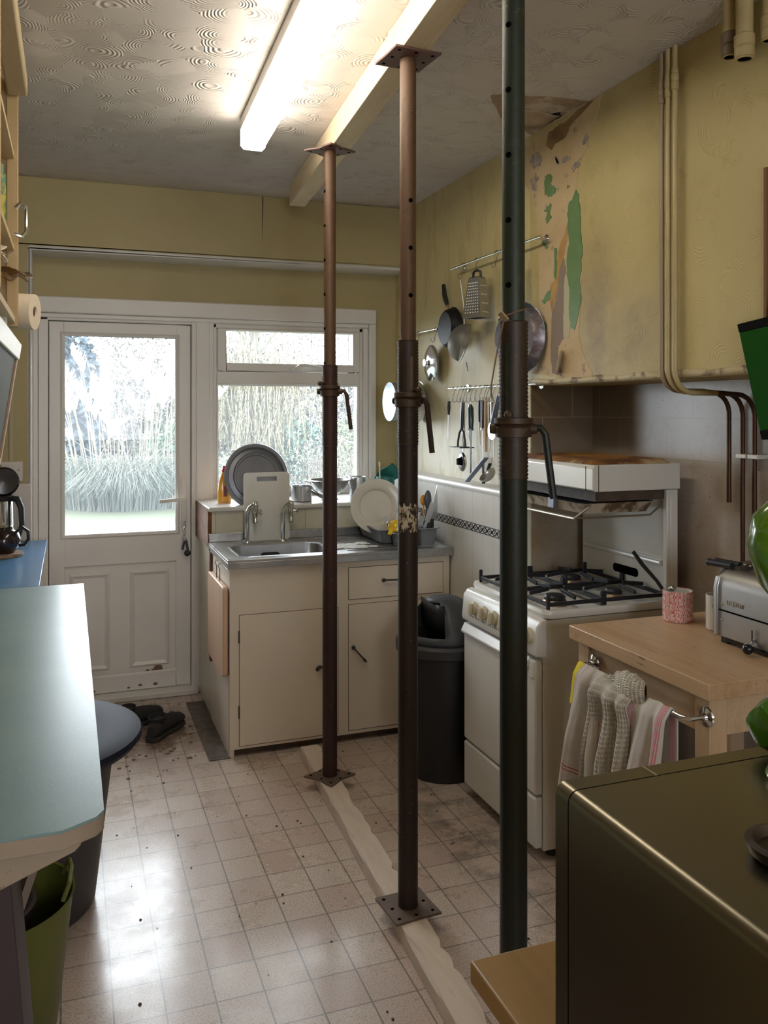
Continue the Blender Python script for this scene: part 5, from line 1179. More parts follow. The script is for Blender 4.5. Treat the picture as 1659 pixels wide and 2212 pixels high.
tool('server', 'second steel serving tool beside the soup ladle', 'spatula', [('tool_handle', [P(3.436, 1.575, 1.775), P(3.436, 1.45, 1.775), P(3.430, 1.36, 1.775), P(3.424, 1.30, 1.775)], [.007, .007, .003, .003], STEEL), ('bent_blade', lambda b: b.obox(P(3.424, 1.31, 1.765), P(3.49, 1.215, 1.765), .004, .016, (1, 0, 0)), 0, BLACK)])
tool('pizza_cutter', 'pizza cutter with round steel wheel and black handle by the green prop', 'pizza cutter', [('cutting_wheel', lambda b: b.cyl((1.742, 3.362, 1.457), (1.744, 3.362, 1.457), .040, n=36), 0, mat('pale_wheel', (.62, .65, .68), .3, .9)), ('tool_handle', [(1.738, 3.352, 1.458), (1.738, 3.340, 1.50), (1.742, 3.325, 1.55), (1.75, 3.315, 1.61)], [.008, .014, .013, .009], mat('blue_grey_handle', (.07, .09, .14), .35)), ('axle_cap', lambda b: b.cyl((1.738, 3.362, 1.457), (1.730, 3.362, 1.457), .009), 0, CHROME)])

# ================================================================== BUTCHER BLOCK TABLE
tb = thing('worktop_table', 'pale wooden worktop trolley with thick scrubbed top right of the cooker', 'table', (1.80, 2.02, 0))
tx0, tx1, ty0, ty1 = 1.482, 2.135, 1.705, 2.335
build('tabletop', B().box(tx0, tx1, ty0, ty1, .828, .870), BLOCK, tb, bevel=.0025)
for (x, y) in ((tx0+.022, ty0+.022), (tx1-.08, ty0+.022), (tx0+.022, ty1-.075), (tx1-.08, ty1-.075)):
    build('leg', B().box(x, x+.055, y, y+.055, 0, .828), BEECH, tb, bevel=.002)
b = B(); b.box(tx0+.032, tx0+.052, ty0+.077, ty1-.075, .725, .828); b.box(tx0+.077, tx1-.08, ty0+.03, ty0+.05, .725, .828); b.box(tx0+.077, tx1-.08, ty1-.05, ty1-.03, .725, .828)
build('apron', b, BEECHY, tb, bevel=.001)
build('lower_shelf', B().box(tx0+.03, tx1-.03, ty0+.03, ty1-.03, .30, .32), BEECHY, tb)
# chrome towel rail
rx, rz_ = 1.440, .778
b = B(); b.tube([(tx0+.022, 1.735, rz_+.002), (rx+.014, 1.737, rz_), (rx, 1.755, rz_), (rx, 2.205, rz_), (rx+.014, 2.225, rz_), (tx0+.022, 2.228, rz_)], .0065, 10)
tr = build('towel_rail', b, CHROME, tb)
for y in (1.736, 2.228):
    b = B(); b.lathe([(.026, 0), (.024, .004), (.012, .008), (.009, .014)], (tx0+.0215, y, rz_), (-1, 0, 0), n=24); build('rail_flange', b, CHROME, tr)
def towel(name, label, ya, yb, length, m, fold, amp, ph, x_off=0, sl=0, back=.16, w2=0, rag=.0, bunch=0, cat='tea towel', bx=0):
    def fn(u, v):
        s_ = v*(length+back)-back                      # arc position, negative is behind the rail
        y = ya+(yb-ya)*u+sl*max(0, s_)+w2*(u-.5)*max(0, s_)
        if s_ < 0: x = rx+.012+.002; z = rz_+.010+s_; g = -s_*.25
        else: x = rx-.012; z = rz_+.010-s_+bunch*sin(PI*u)*.0; g = min(1, s_*4+.15)
        t = min(1, abs(s_)/.03); x = rx+(x-rx)*t; z += .006*(1-t)
        f = sin(fold*2*PI*u+ph+1.2*sin(3*u+s_*4))*amp*g
        return Vector((x+(-abs(x_off) if s_ > 0 else 0)*t-amp*g+f-(bx*math.exp(-((s_-.03)/.04)**2)), y+.35*f, z-rag*sin(5*u+ph)*max(0, s_)))
    b = B().sheet(fn, 64, 40); return solo(name, b, m, label, cat, solid=.0035, ang=1.5)
RED = (.38, .05, .045); PINK = (.70, .20, .30)
towel('yellow_cloth', 'yellow cloth at the far end of the chrome towel rail', 2.172, 2.212, .12, mat('yellow_cloth', (.78, .62, .02), .85, bump=.3), 1, .010, 0, .004, .10, back=.10, cat='cloth')
towel('linen_tea_towel', 'thin off-white tea towel with fine red lines, left of the row', 2.055, 2.185, .42, m_stripes('linen_red_lines', (.60, .56, .52), (.50, .45, .41), [('v', .80, .806, RED), ('v', .82, .826, RED), ('u', .80, .808, RED), ('u', .83, .838, RED), ('u', .10, .108, RED)]), 2.2, .022, .4, .012, .06, w2=.25, rag=.06)
towel('waffle_tea_towel', 'cream waffle tea towel bunched over the middle of the rail', 1.915, 2.075, .40, m_stripes('waffle_cream', (.66, .62, .55), (.56, .51, .43), [], 26), 2.6, .022, 1.3, .016, .10, w2=.1, bx=.018)
towel('pink_striped_tea_towel', 'white tea towel with pink stripes at the near end of the rail', 1.785, 1.925, .34, m_stripes('white_pink_stripes', (.70, .68, .64), (.62, .59, .55), [('u', .06+.032*i, .078+.032*i, PINK) for i in range(5)]+[('u', .86+.03*i, .875+.03*i, PINK) for i in range(4)]), 2.3, .020, 2.0, .010, .15, w2=.15)
b = B()   # waffle oven glove folded on the rail
def gl(u, v):
    a = PI*(v-.5); return Vector((rx-.012+.026*cos(a)*(-1 if False else 1)*sin(PI*min(1, u*1.1+.05)) , 1.880+.16*u+.0*v, rz_+.022-.020*u+.046*sin(a)*(.55+.45*sin(PI*u))+.004*sin(26*u)*cos(20*v)))
b.sheet(gl, 30, 16); b.sheet(lambda u, v: gl(u, v)-Vector((2*(gl(u, v).x-(rx-.012)), 0, 0)), 30, 16)
solo('waffle_oven_glove', b, m_stripes('waffle_pale', (.84, .79, .70), (.76, .70, .60), [], 14), 'cream waffle oven glove folded on top of the towels', 'oven glove', ang=1.5)

# toaster
ts = thing('toaster', 'brushed steel four-slot toaster with black lever knob on the wooden worktop', 'toaster', (1.87, 1.80, .87))
def tprof(y, gx=0): return [Vector((x, y, z)) for x, z in ((1.780-gx, .892), (1.780-gx, 1.035), (1.788-gx, 1.062), (1.810, 1.083), (1.850, 1.096), (1.900, 1.100), (1.950, 1.096), (1.985+gx, 1.083), (2.005+gx, 1.060), (2.012+gx, 1.035), (2.012+gx, .892))]
TST = mat('toaster_steel', (.50, .48, .45), .30, 1, (.40, .38, .36), 4, stretch=(30, 1, 1), rough2=.42)
build('toaster_body', B().loft([tprof(2.005), tprof(1.55)]), TST, ts, bevel=.001)
for ya, yb in ((2.022, 2.005), (1.55, 1.533)): build('end_panel', B().loft([tprof(ya, .007), tprof(yb, .007)]), STEEL, ts, bevel=.003)
b = B(); b.box(1.7775, 1.7805, 1.552, 2.003, .966, .970); build('body_seam', b, HOLE, ts)
b = B()
for i in range(6):
    y = 1.955-.072*i; b.box(1.82, 1.97, y-.011, y+.011, 1.083, 1.1012)
build('bread_slots', b, mat('slot_shadow', (.03, .02, .015), .8), ts, bevel=.004)
b = B()
for x in (1.815, 1.845): b.tube([(x, 1.99, 1.094), (x, 2.085, 1.090)], [.0095, .0105], 12); b.sphere((x, 2.085, 1.090), .0115, 12)
build('lift_handles', b, BLACK, ts)
b = B(); b.box(1.792, 1.812, 1.985, 2.012, .8705, .892); b.box(1.792, 1.812, 1.55, 1.57, .8705, .892); b.box(1.98, 2.0, 1.99, 2.01, .8705, .892); b.box(1.98, 2.0, 1.55, 1.57, .8705, .892); build('feet', b, BLACK, ts, bevel=.003)
b = B(); b.box(1.786, 1.80, 1.60, 1.985, .878, .893); build('crumb_tray', b, BLACKG, ts, bevel=.002)
b = B(); b.cyl((1.772, 1.868, .910), (1.772, 1.868, .940), .0018, n=8); b.tube([(1.779, 1.868, .912), (1.766, 1.868, .898)], .0025, 8); b.sphere((1.757, 1.868, .889), .015, 16); build('lever_knob', b, BLACKG, ts)
b = B()
for y, z in ((1.993, .985), (1.993, .940), (1.80, .985), (1.80, .925), (1.66, .985)): b.sphere((1.7795, y, z), .0042, 8, .5, 1, 1)
build('screws', b, CHROME, ts)
text('embossed_name', 'DUALIT', .020, mat('embossed_steel', (.66, .64, .60), .3, 1), ts, (1.7792, 1.975, .988), rot3((0, -1, 0), (0, 0, 1), (-1, 0, 0)), .0012)
b = B(); rnd = random.Random(2)
for i in range(12): b.sphere((1.83+.05*rnd.random(), 1.97-.06*rnd.random()*6, 1.100+.002), .004, 6, 1, 1, .6)
o = solo('crumbs', b, mat('pale_crumbs', (.70, .62, .45), .7), 'pale crumbs scattered on top of the steel toaster', 'crumbs'); o['kind'] = 'stuff'
# mugs
def mug(name, label, x, y, r, h, m, inner, ha=None):
    t = thing(name, label, 'mug', (x, y, .8705))
    b = B(); b.lathe([(.001, 0), (r-.003, 0), (r, .004), (r, h-.001), (r-.0015, h), (r-.0035, h-.001), (r-.0035, .006), (.001, .005)], n=40); build('mug_body', b, m, t, world=False)
    b = B(); b.lathe([(r-.0038, h-.002), (r-.0038, .0062), (.001, .0062)], n=40, cap0=False, cap1=False); build('mug_inside', b, inner, t, world=False)
    if ha is not None:
        d = Vector((cos(ha), sin(ha), 0)); b = B(); b.tube([d*(r-.001)+Vector((0, 0, h*.78)), d*(r+.022)+Vector((0, 0, h*.78)), d*(r+.030)+Vector((0, 0, h*.5)), d*(r+.020)+Vector((0, 0, h*.22)), d*(r-.001)+Vector((0, 0, h*.22))], .0045, 8); build('mug_handle', b, m, t, world=False)
    return t
def m_mug():
    n = NN('red_lettered_mug')
    x, y, z = n.sep(n.tc.outputs['Object']); a = n.math('ARCTAN2', y, x)
    ua = n.math('MULTIPLY', a, 3.2); uz = n.math('MULTIPLY', z, 42.0)
    wn = n.t.nodes.new('ShaderNodeTexWhiteNoise'); wn.noise_dimensions = '2D'
    n.put(wn.inputs['Vector'], n.comb(n.math('FLOOR', ua), n.math('FLOOR', n.math('MULTIPLY', uz, .55)), 0.0))
    w2 = n.noise(n.comb(n.math('MULTIPLY', ua, 4.5), n.math('MULTIPLY', uz, 1.1), 0.0), 2.2, 1)
    blk = n.math('GREATER_THAN', wn.outputs['Value'], .52)
    let = n.math('GREATER_THAN', w2, .50)
    f = n.math('ABSOLUTE', n.math('SUBTRACT', blk, let))
    f = n.math('MULTIPLY', f, n.math('GREATER_THAN', n.math('FRACT', ua), .08))
    c = n.mix(n.math('MULTIPLY', n.math('SUBTRACT', 1.0, f), .92), (.72, .70, .66), (.62, .045, .045))
    return n.fin(c, .25)
mug('red_mug', 'white mug covered in red printed lettering, a spoon standing in it', 1.842, 2.262, .047, .098, m_mug(), CERAM)
wm = mug('white_mug', 'white mug with a black line drawing half hidden by the toaster', 1.885, 2.125, .038, .108, CERAM, CERAM)
b = B()
def onm(a, z): return Vector((1.885+.0385*cos(a), 2.125+.0385*sin(a), .8705+z))
b.tube([onm(3.95+.45*cos(t), .073+.016*sin(t)) for t in [i*PI/12 for i in range(13)]], .0007, 5)
for s_ in (-.16, .14): b.sphere(onm(3.9+s_, .066), .0028, 6); 
b.tube([onm(3.92, .062), onm(3.90, .056), onm(3.95, .054)], .0006, 5); b.tube([onm(3.75, .044), onm(3.9, .038), onm(4.05, .045)], .0006, 5); b.tube([onm(3.80, .028), onm(4.1, .030)], .0006, 5); b.tube([onm(3.85, .020), onm(4.05, .018)], .0006, 5)
build('line_drawing', b, mat('ink_black', (.03, .03, .035), .5), wm)
t = thing('mug_spoon', 'black-handled steel scoop standing in the red lettered mug', 'spoon', (1.842, 2.262, .885))
b = B(); b.tube([(1.845, 2.270, .90), (1.818, 2.335, .985), (1.790, 2.375, 1.035), (1.772, 2.40, 1.075)], [.006, .006, .007, .0065], 10); build('tool_handle', b, BLACKG, t)
b = B(); b.sphere((1.838, 2.283, .970), .013, 12, 1, 1, .8); build('collar', b, CHROME, t)

# ================================================================== MICROWAVE AND OAK TABLE, near right
ot = thing('oak_table', 'golden oak table top under the steel microwave at bottom right', 'table', (.80, .56, 0))
build('tabletop', B().box(.464, 1.18, .10, .955, .842, .870), OAK, ot, bevel=.003)
for x, y in ((.50, .14), (1.09, .14), (.50, .87), (1.09, .87)): build('leg', B().box(x, x+.05, y, y+.05, 0, .842), OAK, ot, bevel=.003)
b = B(); b.box(.515, .53, .19, .87, .77, .842); b.box(.55, 1.09, .885, .90, .77, .842); build('apron', b, OAK, ot)
mw = thing('microwave_oven', 'large brushed steel microwave oven in the near right foreground', 'microwave', (.72, .5, .872))
def mprof(y, s_=0, x1=.99): r = .012; return [Vector((x, y, z)) for x, z in [(.466+s_, .884), (.466+s_, 1.170-r-s_)]+[(.466+s_+r*(1-cos(a)), 1.170-s_-r*(1-sin(a))) for a in (.4, .8, 1.2)]+[(.466+s_+r, 1.170-s_), (x1-r, 1.170-s_), (x1, 1.17-r-s_), (x1, .884)]]
build('casing', B().loft([mprof(.20), mprof(.7345)]), BRUSHED, mw)
md_ = build('front_door', B().loft([mprof(.7365), mprof(.759, 0), mprof(.7600, .001)]), BRUSHED, mw)
b = B(); b.box(.571, .574, .7362, .7605, 1.1696, 1.1706); build('door_split', b, mat('pale_gap', (.45, .42, .33), .4, .6), md_)
b = B(); b.box(.470, .985, .734, .737, .888, 1.165); build('seam', b, HOLE, mw)
b = B()
for x, y in ((.50, .25), (.95, .25), (.50, .70), (.95, .70)): b.cyl((x, y, .871), (x, y, .885), .014)
build('feet', b, BLACK, mw)
# green pepper, vase, black ring dish on the microwave
gp_ = thing('green_pepper', 'shiny green bell pepper lying on top of the microwave', 'pepper', (.735, .735, 1.171))
b = B(); k = 40; loops = []
for z, rr in ((-.030, .010), (-.026, .022), (-.010, .031), (.010, .033), (.026, .029), (.034, .020), (.030, .008)):
    loops.append([Vector((z, rr*(1-.13*abs(sin(2*a)))*cos(a), .032+rr*(1-.13*abs(sin(2*a)))*sin(a))) for a in [i*2*PI/k for i in range(k)]])
b.loft(loops); build('pepper_body', b, mat('glossy_pepper_green', (.10, .30, .015), .16, 0, (.06, .22, .01), 12, coat=.6), gp_, world=False)
b = B(); b.tube([(.030, 0, .034), (.045, .004, .038), (.052, .010, .045)], .004, 8); build('stem', b, mat('stem_green', (.13, .22, .06), .6), gp_, world=False)
b = B(); b.lathe([(.001, 0), (.034, 0), (.036, .006), (.018, .04), (.014, .12), (.018, .17), (.042, .20), (.054, .238), (.048, .27), (.026, .292), (.014, .30), (.012, .33)], (.700, .668, 1.171), n=36)
solo('green_vase', b, mat('glossy_lime_glaze', (.13, .33, .015), .14, coat=.6), 'bulbous lime green glazed vase at the right picture edge', 'vase')
b = B(); b.lathe([(.001, .0), (.030, .0), (.034, .004), (.036, .012), (.030, .014), (.026, .006), (.001, .005)], (.572, .560, 1.171), n=36)
solo('coaster_dish', b, mat('black_brown_dish', (.012, .010, .009), .35, 0, (.05, .025, .015), 20), 'small black round dish on the microwave at the right edge', 'dish')
# green bag hung on the chimney breast
gb = thing('green_bag', 'dark green bag with black bands hung tilted at the right edge', 'bag', (1.81, 1.85, 1.46))
def quad_slab(b, pts, x0, x1): b.prism([Vector((x0, y, z)) for y, z in pts], (x1-x0, 0, 0))
A0, A1, B1, B0 = Vector((0, 1.968, 1.797)), Vector((0, 1.60, 1.83)), Vector((0, 1.52, 1.50)), Vector((0, 1.875, 1.466))
def lerpq(u, v): return A0.lerp(A1, u).lerp(B0.lerp(B1, u), v)
def band(v0, v1): return [(p.y, p.z) for p in (lerpq(0, v0), lerpq(1, v0), lerpq(1, v1), lerpq(0, v1))]
b = B(); quad_slab(b, band(.075, .925), 1.812, 1.834); build('bag_panel', b, mat('deep_green_cloth', (.008, .075, .004), .75, 0, (.007, .06, .004), 5, spec=.1), gb, bevel=.003)
for v0, v1 in ((0, .075), (.925, 1)):
    b = B(); quad_slab(b, band(v0, v1), 1.811, 1.835); build('black_band', b, mat('black_band', (.004, .004, .004), .8, spec=.1), gb, bevel=.002)
b = B(); b.tube([(1.825, 1.86, 1.80), (1.828, 1.80, 1.92), (1.83, 1.77, 1.93), (1.828, 1.73, 1.91), (1.825, 1.70, 1.81)], .005, 8); build('strap', b, MC['black_band'], gb)

# ================================================================== LEFT SIDE: counters
bc = thing('breakfast_counter', 'pale blue laminate counter top in the left foreground', 'counter', (-.35, 2.4, 0))
top = [(-.845, 1.445), (-.098, 1.412), (-.010, 1.411), (.040, 1.440), (.053, 1.462), (.050, 3.392), (-.845, 3.392)]
b = B(); b.loft([[Vector((x, y, z)) for x, y in top] for z in (.8955, .900)]); build('laminate_top', b, LAM, bc)
CHIP = m_painted('chipped_cream_edge', (.36, .29, .22), (.30, .24, .18), (.10, .045, .02), .5, .60)
b = B(); b.loft([[Vector((x, y, z)) for x, y in top] for z in (.868, .8955)]); build('edge_lipping', b, CHIP, bc, bevel=.002)
b = B(); b.prism([Vector((-.84, 1.475, .868)), Vector((.018, 1.455, .868)), Vector((.018, 1.455, .852)), Vector((.008, 1.455, .842)), Vector((-.10, 1.458, .800)), Vector((-.30, 1.462, .755)), Vector((-.84, 1.475, .735))], (0, .018, 0)); b.box(-.010, .008, 1.47, 3.38, .845, .868)
build('apron', b, CHIP, bc, bevel=.002)
b = B(); b.box(-.84, -.40, 1.9, 3.38, 0, .868); build('base_unit', b, CREAM, bc, bevel=.003)
dr_ = thing('blue_topped_dresser', 'low cupboard with deep blue top in the far left corner', 'cupboard', (-.48, 4.0, 0))
build('dresser_top', B().box(-.845, -.104, 3.400, 4.592, .874, .900), LAMD, dr_, bevel=.002)
build('dresser_body', B().box(-.84, -.128, 3.405, 4.585, 0, .874), WHITEP, dr_, bevel=.002)
b = B(); b.tube([(-.125, 3.62, .842), (-.098, 3.615, .842), (-.090, 3.60, .842), (-.098, 3.585, .842), (-.125, 3.58, .842)], .007, 10); b.box(-.127, -.122, 3.575, 3.625, .74, .86); b.box(-.122, -.104, 3.59, 3.61, .75, .85)
build('drawer_pull', b, mat('white_pull', (.78, .76, .74), .25), dr_, bevel=.002)
# tub with wide lid under the counter
cx, cy = ray(49, 2.66)
tu = thing('lidded_tub', 'dark grey tapering tub with a wide black lid under the blue counter', 'bin', (cx, cy, 0))
b = B(); b.lathe([(.001, 0), (.205, 0), (.215, .015), (.262, .40), (.272, .48), (.262, .482)], n=48); build('tub_body', b, mat('dark_grey_tub', (.030, .029, .033), .5, 0, (.038, .036, .040), 10), tu, world=False)
b = B(); b.lathe([(.30, .478), (.345, .500), (.360, .520), (.354, .534), (.320, .545), (.22, .540), (.10, .53), (.001, .53)], n=56); build('wide_lid', b, mat('satin_black_lid', (.012, .013, .022), .6, spec=.12), tu, world=False)
cx, cy = ray(-22, 2.12)
gt = thing('green_trug', 'lime green flexible tub on the floor at bottom left', 'tub', (cx, cy, 0))
b = B(); b.lathe([(.001, 0), (.150, 0), (.158, .01), (.196, .335), (.200, .338), (.194, .336), (.152, .012), (.001, .010)], n=52); build('trug_body', b, mat('lime_plastic', (.12, .135, .022), .5, 0, (.11, .12, .022), 5), gt, world=False)
b = B(); b.tube([(.17, -.07, .335), (.185, -.06, .372), (.19, 0, .382), (.185, .06, .372), (.17, .07, .335)], .006, 8); build('trug_handle', b, MC['lime_plastic'], gt, world=False)
b = B(); b.lathe([(.001, .012), (.10, .012), (.135, .30), (.138, .31), (.128, .312), (.001, .25)], (cx-.03, cy+.02, 0), n=36)
solo('dark_bucket', b, mat('dark_brown_bucket', (.045, .033, .035), .5), 'dark brown bucket standing inside the lime green tub', 'bucket')
b = B(); b.obox((-.105, 1.86, .005), (-.105, 1.885, .62), .012, .30, (1, 0, 0))
b = B(); Mb = Matrix.Translation((-.245, 1.845, .0)) @ Matrix.Rotation(.0, 4, 'Z')
b.prism([Vector((-.292, 1.79, 0)), Vector((-.277, 1.79, 0)), Vector((-.043, 1.79, .70)), Vector((-.058, 1.79, .70))], (0, .10, 0)); solo('leaning_board', b, mat('white_board', (.22, .17, .13), .5), 'thin pale board standing between the dark carton and the lime tub', 'board')
bxx = thing('dark_carton', 'dark purple-brown carton under the near end of the blue counter', 'box', (-.35, 1.70, 0))
b = B(); b.loft([[Vector((x, y, z)) for x, y in ((-.60, 1.60), (x1_, 1.60), (x1_, 1.785), (-.60, 1.785))] for x1_, z in ((-.035, 0), (-.095, .74))]); build('carton_body', b, mat('purple_brown_card', (.055, .034, .040), .6, 0, (.045, .030, .035), 5), bxx, bevel=.003)
b = B()
for z, wd in ((.52, .02), (.46, .03), (.40, .015), (.34, .03)): b.box(-.19+.0, -.19+wd+.04, 1.5985, 1.5995, z, z+.022)
build('printed_marks', b, mat('black_print', (.01, .01, .012), .6), bxx)

# dresser-top things
kx, ky = ray(-8, 4.08)
kt = thing('jug_kettle', 'steel jug kettle with black lid flipped open, on the blue dresser', 'kettle', (kx, ky, .901))
b = B(); b.lathe([(.001, .012), (.078, .012), (.080, .03), (.076, .20), (.072, .225), (.066, .226), (.066, .20)], n=40, cap0=False); build('kettle_body', b, CHROME, kt, world=False)
b = B(); b.lathe([(.001, 0), (.080, 0), (.082, .016), (.078, .02)], n=36); b.lathe([(.074, .215), (.078, .235), (.070, .24), (.062, .222)], n=36, cap0=False, cap1=False)
d = Vector((.9385, -.3453, 0)); b.tube([d*.070+Vector((0, 0, .225)), d*.100+Vector((0, 0, .222)), d*.118+Vector((0, 0, .18)), d*.122+Vector((0, 0, .10)), d*.105+Vector((0, 0, .04)), d*.075+Vector((0, 0, .03))], [.014, .017, .015, .013, .012, .010], 10); build('black_base_and_handle', b, BLACK, kt, world=False)
b = B(); c = d*.035+Vector((0, 0, .305)); b.lathe([(.001, -.004), (.066, -.004), (.070, .003), (.060, .012), (.001, .016)], c, (.15, -.95, .15), n=36); lid = build('flip_lid', b, BLACKG, kt, world=False)
tpx, tpy = ray(8, 3.80)
tp = thing('teapot', 'round dark brown teapot on a cork mat on the blue dresser', 'teapot', (tpx, tpy, .915))
b = B(); b.lathe([(.001, 0), (.045, 0), (.048, .005), (.068, .035), (.072, .060), (.062, .088), (.042, .103), (.040, .112), (.044, .116), (.036, .116)], n=44); build('pot_body', b, mat('dark_brown_glaze', (.022, .012, .012), .10, coat=.5), tp, world=False)
b = B(); b.tube([d*.055+Vector((0, 0, .092)), d*.085+Vector((0, 0, .112)), d*.108+Vector((0, 0, .095)), d*.110+Vector((0, 0, .060)), d*.092+Vector((0, 0, .035)), d*.068+Vector((0, 0, .033))], .0075, 10); build('pot_handle', b, MC['dark_brown_glaze'], tp, world=False)
b = B(); b.lathe([(.001, 0), (.096, 0), (.098, .006), (.096, .013), (.001, .0135)], (tpx-.015, tpy+.0, .901), n=40)
solo('cork_mat', b, mat('cork', (.30, .20, .12), .8, 0, (.17, .10, .06), 90, .45, .6), 'round brown cork mat under the teapot', 'mat')
kbx, kby = ray(22, 4.45)
kb = thing('knife_block', 'knife block with two black knife handles sticking out behind the kettle', 'knife block', (kbx, kby, .901))
b = B(); b.loft([q4(.045, .05, 0), [p+Vector((.03, 0, .20)) for p in q4(.045, .05, 0)]]); build('block', b, BEECH, kb, world=False, bevel=.004)
for k_, (z, e) in enumerate(((.175, .28), (.135, .235))):
    b = B(); b.tube([(.055, -.035, z), (.09, -.038, z+.045), (.125, -.04, z+.072), (.150, -.04, z+.078)], [.011, .013, .012, .012], 10); o = build('knife_handle', b, BLACK, kb, world=False)
# wall socket, trunking, tile on the left pier
sk = thing('wall_socket', 'white wall socket plate on the yellow pier behind the kettle', 'socket', (-.265, 4.59, 1.195))
build('plate', B().box(-.315, -.216, 4.585, 4.5995, 1.197, 1.294), mat('white_socket', (.66, .60, .55), .35), sk, bevel=.003)
build('screw', B().cyl((-.235, 4.584, 1.252), (-.235, 4.586, 1.252), .004, n=10), BRUSHD, sk)
build('cable_trunking', B().box(-.277, -.260, 4.588, 4.5995, 1.295, 1.90), mat('painted_trunking', (.48, .41, .27), .5), sk)
b = B(); b.loft([[Vector((p.x, yy, p.y)) for p in rrect(-.60, -.178, .901, 1.185, .018, 0, 5)] for yy in (4.575, 4.5995)])
struct('trim_10', b, mat('pinkish_white_tile', (.66, .59, .54), .3), bevel=.003)

# ================================================================== WALL SHELVES, upper left
ws = thing('wall_shelf_unit', 'open pine wall shelf unit high on the left', 'shelf unit', (-.5, 2.2, 1.84))
for ya in (3.150, .90): build('side_panel', B().box(-.845, -.165, ya, ya+.02, 1.86, 2.68), SHELFW, ws)
b = B(); b.box(-.198, -.163, 3.135, 3.172, 1.83, 2.66); build('face_stile', b, SHELFW, ws, bevel=.002)
b = B(); b.box(-.198, -.163, 2.20, 2.375, 1.86, 2.66); build('face_stile', b, SHELFW, ws, bevel=.002)
for z in (2.395, 2.085): build('shelf', B().box(-.845, -.175, .92, 3.15, z, z+.018), SHELFB, ws)
build('base_shelf', B().box(-.845, -.172, .90, 3.172, 1.842, 1.862), SHELFB, ws)
build('top_rail', B().box(-.195, -.132, .90, 3.11, 2.600, 2.665), SHELFB, ws, bevel=.006)
build('back_board', B().box(-.848, -.843, .90, 3.17, 1.84, 2.68), SHELFW, ws)
# kitchen roll on a peg
kr = thing('kitchen_roll', 'kitchen roll mounted sideways at the end of the wall shelves', 'kitchen roll', (-.15, 3.22, 1.83))
ax2 = Vector((.955, -.28, -.04)).normalized(); c0 = Vector((-.225, 3.235, 1.893)); c1 = c0+ax2*.118
b = B(); b.lathe([(.020, 0), (.061, 0), (.062, .002), (.062, .116), (.061, .118), (.020, .118), (.0195, .117), (.0195, .001)], c0, ax2, n=48, cap0=False, cap1=False); build('paper', b, mat('kitchen_paper', (.74, .64, .50), .85, bump=.2), kr)
b = B(); b.lathe([(.0185, .003), (.0185, .112)], c0, ax2, n=24); build('core', b, mat('brown_core', (.10, .05, .025), .9), kr)
b = B(); b.tube([c0-ax2*.05, c0+ax2*.10], .006, 8); b.box(-.27, -.20, 3.172, 3.19, 1.84, 1.93); build('holder', b, BRUSHD, kr)
# chrome pull, tin, packets
b = B(); b.tube([(-.165, 3.02, 2.205), (-.150, 3.02, 2.222), (-.132, 3.02, 2.21), (-.132, 3.015, 2.13), (-.145, 3.01, 2.112), (-.168, 3.01, 2.118)], .0065, 10)
solo('chrome_clip', b, CHROME, 'curved chrome clip on the front of the pine shelves', 'clip')
t = thing('spice_jar', 'narrow jar with yellow and green label on the upper pine shelf', 'jar', (-.205, 2.82, 2.104))
b = B(); b.cyl((0, 0, 0), (0, 0, .155), .026, n=28); build('jar_body', b, mat('yellow_green_label', (.42, .36, .04), .35, 0, (.04, .16, .06), 18, .46, .54), t, world=False)
b = B(); b.cyl((0, 0, .155), (0, 0, .185), .020, n=24); build('lid', b, mat('green_lid', (.03, .13, .06), .4), t, world=False)
def crumple(c, sx, sy, sz, seed, n=14):
    rnd = random.Random(seed); o = [(rnd.uniform(0, 6), rnd.uniform(2, 7)) for _ in range(6)]
    return B().sheet(lambda u, v: Vector((c[0]+sx*(u-.5)+.012*sin(o[0][1]*2*v+o[0][0]), c[1]+sy*(v-.5)*2+.01*sin(o[1][1]*u*2), c[2]+sz*sin(PI*v)*(.6+.4*sin(o[2][1]*u+o[2][0]))+.008*sin(o[3][1]*3*u+o[4][1]*2*v))), n, n)
solo('food_packet', crumple((-.195, 2.93, 1.967), .15, .05, .035, 4), m_clear('crinkly_cellophane', (.75, .62, .50), .35), 'crinkled brownish cellophane packet poking out over the kitchen roll', 'packet', solid=.002)
solo('food_packet', crumple((-.225, 2.78, 2.00), .08, .04, .075, 8), mat('gold_white_wrap', (.70, .60, .45), .35, 0, (.85, .80, .70), 30), 'pale twisted wrapper above the cellophane packet', 'packet', solid=.002)
b = B(); b.obox((-.215, 3.10, 1.925), (-.180, 3.06, 1.965), .03, .003); bpy.data.objects
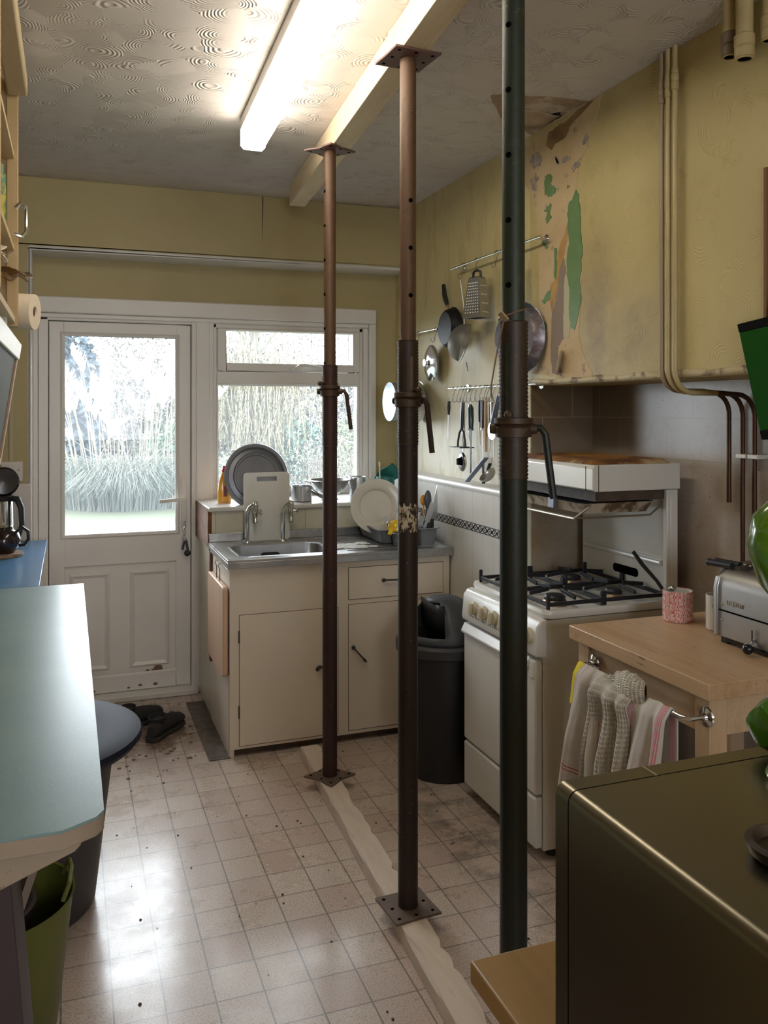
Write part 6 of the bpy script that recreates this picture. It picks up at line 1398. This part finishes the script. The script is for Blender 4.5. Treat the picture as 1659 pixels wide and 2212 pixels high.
# framed mirror leaning forward below the shelves
mr = thing('framed_mirror', 'wood-framed dark mirror with white top edge tilted out on the left', 'mirror', (-.2, 2.6, 1.39))
def mp(y, s_, o): # s_ 0 top..1 bottom, o out
    p = Vector((-.150, y, 1.750)).lerp(Vector((-.206, y, 1.375)), s_); return p+Vector((.989, 0, -.148))*o
b = B()
for (ya, yb, sa, sb) in ((2.995, 2.955, 0, 1), (1.65, 1.60, 0, 1), (2.955, 1.65, .94, 1)):
    b.loft([[mp(ya, s_, o) for s_, o in ((sa, -.02), (sa, 0), (sb, 0), (sb, -.02))], [mp(yb, s_, o) for s_, o in ((sa, -.02), (sa, 0), (sb, 0), (sb, -.02))]])
build('wooden_frame', b, mat('light_brown_frame', (.42, .24, .13), .5), mr)
b = B(); b.loft([[mp(3.0, s_, o) for s_, o in ((-.03, -.03), (-.03, .004), (.105, .004), (.105, -.03))], [mp(1.60, s_, o) for s_, o in ((-.03, -.03), (-.03, .004), (.105, .004), (.105, -.03))]])
build('white_top_edge', b, mat('bright_white_paint', (.85, .85, .84), .35), mr, bevel=.003)
b = B(); b.loft([[mp(2.957, s_, o) for s_, o in ((.10, -.012), (.10, -.006), (.95, -.006), (.95, -.012))], [mp(1.65, s_, o) for s_, o in ((.10, -.012), (.10, -.006), (.95, -.006), (.95, -.012))]])
build('glass', b, mat('dusky_mirror_glass', (.05, .048, .030), .5, 0, spec=.05), mr)
b = B(); b.box(-.60, -.185, 2.93, 2.95, 1.74, 1.845); b.box(-.60, -.185, 1.65, 1.67, 1.74, 1.845); build('hanging_bracket', b, WHITEP, mr)

# small crumbs of plaster and mud scattered on the vinyl
rnd = random.Random(77); b = B()
for i in range(120):
    x = rnd.uniform(.12, 1.45); y = rnd.uniform(1.2, 4.3)
    if abs(x-(1.008-(3.70-y)*.0445)) < .09 or (x > .62 and y > 3.75) or x > 1.4: continue
    b.sphere((x, y, .0015), rnd.uniform(.0015, .005), 6, 1, 1.2, .5)
o = solo('floor_crumbs', b, mat('dark_crumbs', (.07, .045, .03), .9), 'dark crumbs of mud scattered over the vinyl floor', 'crumbs'); o['kind'] = 'stuff'
b = B()
for i in range(160):
    x = .38+rnd.gauss(0, .17); y = 4.22+rnd.gauss(0, .20)
    if x > .565 or y > 4.68 or x < .06: continue
    b.sphere((x, y, .002), rnd.uniform(.003, .011), 6, 1.3, 1, .35)
o = solo('mud_clods', b, MC['dried_mud'], 'dried mud trodden in around the shoes by the door', 'mud'); o['kind'] = 'stuff'
